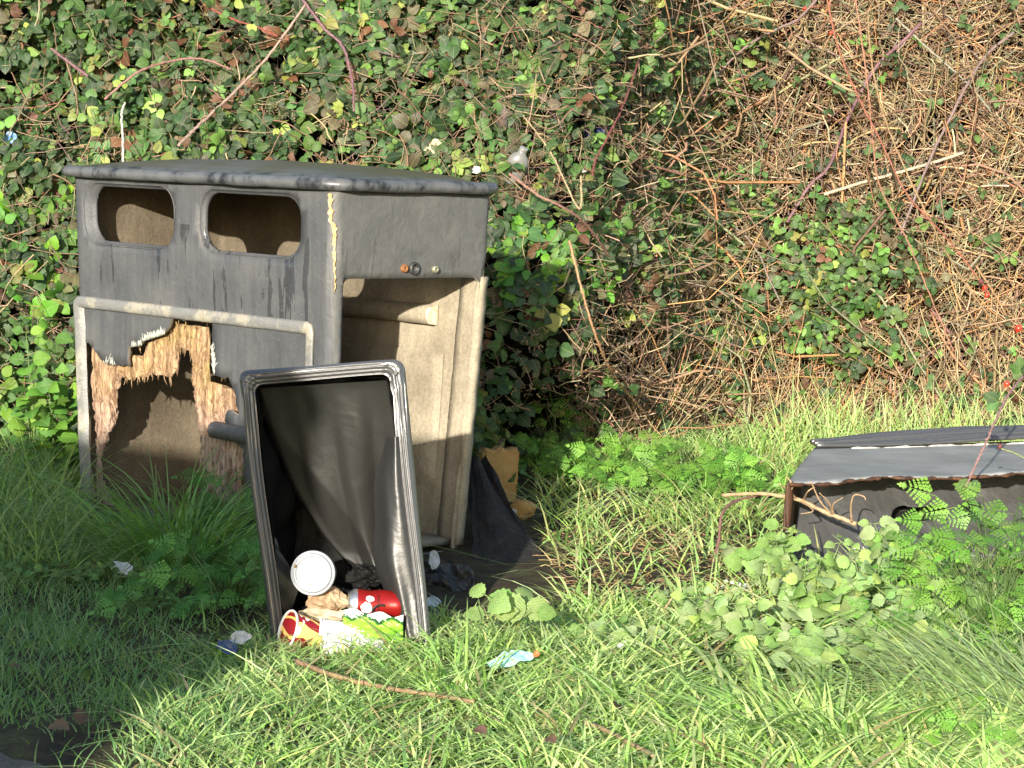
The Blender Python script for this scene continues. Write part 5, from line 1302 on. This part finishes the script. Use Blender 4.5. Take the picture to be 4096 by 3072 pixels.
# ------------------------------------------------------------------ loose bits on the ground
def stick(name, lab, cat, px_, r0, r1, col, z=.02, Ys=None, parts=None, group=None, knots=True, seed=2):
    rg = random.Random(seed); P3 = [Vector(G(x, y, z)) if Ys is None else Vector(AT(x, y, Ys[i])) for i, (x, y) in enumerate(px_)]
    o_ = P3[0].copy(); e = empty(name, tuple(o_), lab, cat, group=group); S = spline([p_-o_ for p_ in P3], 40); n_ = len(S); mb = MB()
    S = [p_+Vector((0, 0, rg.gauss(0, r0*.12))) for p_ in S]
    mb.tube(S, [(r0+(r1-r0)*k/n_)*(1+.14*math.sin(k*1.3)+.1*rg.random()) for k in range(n_)], 9, 0, col); mb.build('stem', M_twig, e, col=True)
    for pl in (parts or []):
        pp = [Vector(AT(x, y, Y))-o_ for x, y, Y in pl]; mb = MB(); Sp = spline(pp, 24); mb.tube(Sp, [r1*.55*(1-.6*k/len(Sp)) for k in range(len(Sp))], 6, 0, col); mb.build('side_shoot', M_twig, e, col=True)
    return e
stick('fallen_stick', 'long tan peeling stick lying in the grass before the upright box', 'stick', [(640, 1428), (720, 1458), (830, 1485), (930, 1500), (1025, 1515)], .0050, .0036, (.27, .18, .10), .045)
stick('fallen_stick', 'short bare tan stick in the grass at the bottom centre', 'stick', [(1262, 1560), (1310, 1578), (1360, 1605), (1412, 1632)], .0044, .0034, (.30, .21, .12), .045, seed=5)
Yb = 6.12
stick('dead_flower_stalk', 'dry curly umbrella-flower stalk lying across the corner of the fallen box', 'plant stalk', [(1560, 1070), (1640, 1066), (1720, 1078), (1780, 1105), (1850, 1132)], .0042, .0055, (.42, .29, .17), Ys=[6.25, 6.18, Yb, 6.08, 6.05],
      parts=[[(1840, 1128, 6.05), (1838, 1095, 6.02), (1845, 1070, 6.0), (1865, 1072, 6.0), (1870, 1080, 6.)], [(1795, 1110, 6.07), (1770, 1080, 6.04), (1752, 1040, 6.02)], [(1800, 1112, 6.07), (1790, 1085, 6.03), (1770, 1065, 6.)], [(1800, 1112, 6.07), (1800, 1090, 6.03), (1820, 1075, 6.)],
             [(1720, 1078, Yb), (1705, 1060, 6.08), (1680, 1045, 6.05)], [(1725, 1080, Yb), (1750, 1095, 6.06), (1755, 1105, 6.03), (1730, 1110, 6.02)], [(1700, 1075, Yb), (1712, 1050, 6.05), (1700, 1030, 6.05)], [(1735, 1082, Yb), (1745, 1062, 6.05), (1760, 1052, 6.05)]])
stick('dead_flower_stalk', 'bent dark purple stalk standing on the mud left of the fallen box', 'plant stalk', [(1540, 1215), (1552, 1170), (1560, 1110), (1590, 1082), (1640, 1070)], .0042, .003, (.18, .09, .08), Ys=[6.05, 6.08, 6.12, 6.18, 6.22], seed=7)
# charred stump behind the bin's right foot
t = NT('charred_wood'); v = t.coord((1, 1, .3)); n1 = t.noise(v, 22, 8, .7)
M_char = t.set(col=t.ramp(n1, [(.35, (.004, .0035, .003)), (.55, (.014, .011, .009)), (.72, (.07, .042, .028))]), rough=.8, normal=t.bump(n1, 1., .02))
p0, p1 = G(1110, 1225), AT(1030, 990, 6.75)
vs = []; ns_, nr_ = 26, 30
for k in range(nr_+1):
    f_ = k/nr_; c_ = np.array(p0)*(1-f_)+np.array(p1)*f_; r_ = .060*(1-f_)**1.1+.022
    for j in range(ns_):
        a = 2*math.pi*j/ns_; rr = r_*(1+.22*float(sn(math.cos(a)*3, math.sin(a)*3, f_*7, 1, 2))+.08*math.sin(a*9+f_*14)); vs.append((c_[0]+rr*math.cos(a)*1.2-p0[0], c_[1]+rr*math.sin(a)-p0[1], c_[2]+.02*math.sin(a*3)*f_-.01))
fs = [(k*ns_+j, k*ns_+(j+1) % ns_, (k+1)*ns_+(j+1) % ns_, (k+1)*ns_+j) for k in range(nr_) for j in range(ns_)]+[tuple(nr_*ns_+j for j in range(ns_))]
o = mesh('charred_stump', vs, fs, M_char, None, False); o.location = p0; tag(o, 'blackened leaning tree stump against the right side of the bin', 'stump')
# yellow foam block
M_foam = simple('yellow_foam', (.30, .18, .06), (.40, .26, .10), 30, .95, .004, .9)
p_ = AT(1080, 950, 7.15); c = (p_[0], 7.15); rx, ry, rz = .058, .035, float(p_[2])*.93
vs = []; n_ = 12
bmv = []
import bmesh
bm = bmesh.new(); bmesh.ops.create_cube(bm, size=1); bmesh.ops.scale(bm, vec=(rx*2, ry*2, rz), verts=bm.verts); bmesh.ops.translate(bm, vec=(0, 0, rz/2), verts=bm.verts)
bmesh.ops.bevel(bm, geom=bm.edges[:], offset=.008, segments=3, affect='EDGES'); bmesh.ops.triangulate(bm, faces=bm.faces[:]); bmesh.ops.subdivide_edges(bm, edges=bm.edges[:], cuts=5, use_grid_fill=True)
for v_ in bm.verts:
    k_ = float(sn(v_.co.x*60, v_.co.y*60, v_.co.z*60, 1, 3)); v_.co += v_.co.normalized()*.0025*k_
    if v_.co.z > rz*.9: v_.co.z -= .014*abs(math.sin(v_.co.x*70))
    v_.co.x *= 1-.18*(1-v_.co.z/rz)
me = bpy.data.meshes.new('foam_block'); bm.to_mesh(me); bm.free(); me.materials.append(M_foam); o = bpy.data.objects.new('foam_block', me); COL.objects.link(o)
o.location = (c[0], c[1], -.005); o.rotation_euler = (R(-4), 0, R(18)); tag(o, 'block of torn yellow foam standing in the shade right of the bin', 'foam')
SG = 'small scraps of litter on the ground'
lump('foam_scrap', 'rounded yellow foam scrap in the shade below the foam block', 'foam', 1130, 1100, None, .036, M_foam, 5, (1, .6, .8), .2, None, .03)
M_blue = simple('pale_blue_paper', (.42, .50, .60), (.60, .66, .72), 30, .8, .004, .8)
M_navy = simple('navy_plastic', (.02, .04, .12), (.06, .09, .2), 20, .35, .004, .8, .5)
M_turq = simple('turquoise_plastic', (.22, .50, .50), (.38, .62, .60), 20, .35, .003, .6, .5)
M_orange = simple('orange_plastic', (.6, .10, .03), (.7, .16, .05), 20, .4)
def scrap(lab, x, y, w_, h_, mat, seed, z=.03, tilt=1.0, cat='paper scrap', name='paper_scrap', group=SG, rot=0., Y=None, amp=.3):
    """torn crumpled sheet with an uneven outline"""
    rg = random.Random(seed); n_ = 16; ol = [(w_/2*math.cos(2*math.pi*k/n_)*rg.uniform(.65, 1.1), h_/2*math.sin(2*math.pi*k/n_)*rg.uniform(.65, 1.1)) for k in range(n_)]
    st = min(w_, h_)/11; V2, F2 = sheet(dense(ol, st*1.2), [], [(a+rg.uniform(-.3, .3)*st, b+rg.uniform(-.3, .3)*st) for a in np.arange(-w_*.6, w_*.6, st) for b in np.arange(-h_*.6, h_*.6, st)], st*.3)
    s_ = min(w_, h_)
    vs = [(a, b, amp*s_*(.5*float(sn(a/s_*3, b/s_*3, 0, 1, seed))+.3*abs(float(sn(a/s_*7, b/s_*7, 0, 1, seed+2)))+.08*rg.random())) for a, b in V2]
    o = mesh(name, vs, F2, mat, None, False); o.location = G(x, y, z) if Y is None else AT(x, y, Y); o.rotation_euler = (tilt, rg.gauss(0, .2), rot); solid(o, .0008, 0)
    return tag(o, lab, cat, group)
scrap('pale blue-white tissue lying alone on the shaded turf', 265, 1228, .062, .042, M_blue, 3, .03, .8)
scrap('folded navy and white scrap half in the grass left of the upright box', 488, 1398, .05, .035, M_navy, 5, .03, .8, 'plastic scrap', 'plastic_scrap')
scrap('grey-white paper scrap tucked beside the left foot of the upright box', 520, 1378, .05, .03, M_tissue, 6, .035, .9)
scrap('white tissue shred in the dark right of the upright box', 938, 1208, .034, .05, M_tissue, 8, .0, 1.3, Y=5.6)
scrap('lower blue-white scrap by the right rim of the upright box', 935, 1300, .045, .03, M_blue, 9, .02, .8)
scrap('second small blue-white scrap right of the upright box', 915, 1325, .03, .03, M_tissue, 12, .02, .9)
scrap('white torn paper strip at the left frame edge', 12, 1148, .06, .018, M_tissue, 14, .02, .6, rot=.3)
scrap('turquoise plastic wrapper half hidden in grass right of the upright box', 1105, 1425, .10, .045, M_turq, 15, .04, .7, 'wrapper', 'wrapper_scrap', amp=.5, rot=-.2)
scrap('tiny orange-red plastic cap by the turquoise wrapper', 1158, 1413, .016, .014, M_orange, 16, .06, .9, 'plastic scrap', 'plastic_scrap')
scrap('small red bit of plastic beside the white foam crumbs', 1533, 1276, .014, .014, M_orange, 17, .03, .9, 'plastic scrap', 'plastic_scrap')
scrap('dark crumpled film in the shade beside the stump', 990, 1250, .10, .09, M_bag, 18, .03, .9, 'plastic film', 'plastic_film', amp=.6)
scrap('black bag remnant crumpled behind the right rim of the upright box', 945, 1240, .11, .10, M_bag, 19, .03, 1.1, 'plastic film', 'plastic_film', amp=.6)
scrap('green and black litter scrap under the bin\'s left corner', 228, 1118, .05, .04, simple('green_black_scrap', (.01, .02, .015), (.06, .3, .12), 60, .4), 20, .02, .9, 'wrapper', 'wrapper_scrap')
scrap('crumpled grey plastic in weeds behind the yellow scrap', 1105, 1110, .04, .035, M_tissue, 21, .02, .9, 'plastic film', 'plastic_film')
CGp = 'white foam crumbs by the fallen box'; rg = random.Random(3)
for k, (x, y) in enumerate([(1582, 1258), (1596, 1262), (1568, 1256), (1604, 1272), (1590, 1276), (1562, 1268), (1545, 1262), (1612, 1266), (1576, 1278), (1575, 1330), (1618, 1312), (1640, 1318), (1340, 1395), (1352, 1388), (1400, 1370)]):
    o = crumple('foam_crumb', (0, 0, 0), rg.uniform(.004, .008), M_tissue, k, None, (1, .8, .8), .25, 1.5, 6); o.location = G(x, y, .03); tag(o, 'tiny white crumb of broken foam scattered on the mud and weeds', 'foam crumb', CGp)
# brown dead leaves on the ground
M_dead = attr_leaf('dead_leaf', .7, .3, .2)
DG = 'curled dead brown leaves in the turf'
for k, (x, y, lab, s_) in enumerate([(165, 1555, 'largest curled grey-brown dead leaf by the path edge', .05), (150, 1570, 'folded dead leaf beside the largest one at the path edge', .04), (20, 1440, 'small reddish dead leaf at the shaded left edge', .025), (385, 1510, 'rust-coloured dead leaf in the sunny turf', .024), (330, 1540, 'pale dead leaf at the shadow boundary', .022), (1200, 1600, 'blackened dead leaf in the bottom centre grass', .045), (1330, 1520, 'dark withered leaf near the short stick', .045), (1050, 1580, 'dark brown withered leaf below the long stick', .05), (560, 1650, 'brown dead leaf at the bottom frame edge', .04)]):
    o = scatter('dead_leaf', leaf_template('oval', 8, .5, .9, .2, .4), np.zeros((1, 3)), np.array([[rg.gauss(0, 1), rg.gauss(0, 1), .1]]), np.array([[rg.gauss(0, .3), -.4, .8]]), np.array([s_*(.95 if k < 5 else .6)]), pick(1, [(.13, .08, .055), (.19, .13, .09), (.05, .035, .03)], (2, 1, 1 if k > 4 else 0)), M_dead)
    o.location = G(x, y, .035 if k < 5 else .06); tag(o, lab, 'dead leaf', DG)

# litter caught in the hedge
def at_f(x, y, fr=.05): return Vector(at_face(x, y, fr))
p_ = at_f(1112, 366, .06); mt = frame(p_, (.35, -.2, .9), (1, 0, 0))
bt = empty('plastic_bottle', (0, 0, 0), 'crushed translucent white plastic bottle caught in brambles right of the lid', 'bottle', mat=mt)
mb = MB(); mb.lathe([(.001, -.055), (.026, -.055), (.031, -.045), (.030, -.02), (.027, -.01), (.030, 0), (.030, .03), (.022, .048), (.012, .056), (.012, .066)], 32); mb.v = [(x*1.15, y*(.75+.1*math.sin(z*150)), z) for x, y, z in mb.v]
t = NT('milky_plastic'); M_milk = t.set(col=(.30, .30, .29), rough=.3, spec=.5, trans=.55); mb.build('bottle_body', M_milk, bt)
mb = MB(); mb.lathe([(.0005, .078), (.013, .078), (.0135, .066), (.013, .062)], 24); mb.build('cap', M_milk, bt)
def loose(lab, x, y, w_, h_, mat, seed, cat='paper scrap', name='paper_scrap', fr=.06, amp=.4):
    o = scrap(lab, 0, 900, w_, h_, mat, seed, 0, 1.35, cat, name, 'litter caught in the hedge', 0, None, amp); o.location = at_f(x, y, fr); return o
loose('beige torn paper caught in brambles behind the lid', 940, 318, .075, .05, simple('beige_paper', (.42, .33, .2), (.6, .5, .34), 30, .8), 31)
loose('round cream paper scrap sitting just above the lid right corner', 1030, 368, .03, .028, M_card, 32, fr=.12)
loose('dark blue plastic bag hanging deep in the bramble gap', 1285, 285, .08, .12, simple('deep_blue_bag', (.004, .01, .045), (.008, .018, .08), 30, .4, .004, .8, .5), 33, 'plastic bag', 'plastic_bag', .0, .6)
loose('white scrap in the hedge below the blue bag', 1262, 365, .022, .03, M_tissue, 34)
loose('pale blue plastic scrap at the far left of the hedge', 22, 300, .05, .045, simple('light_blue_plastic', (.05, .15, .35), (.2, .32, .5), 60, .4), 35, 'plastic scrap', 'plastic_scrap', .03)
# pale leaves turned over, each told apart by where it hangs
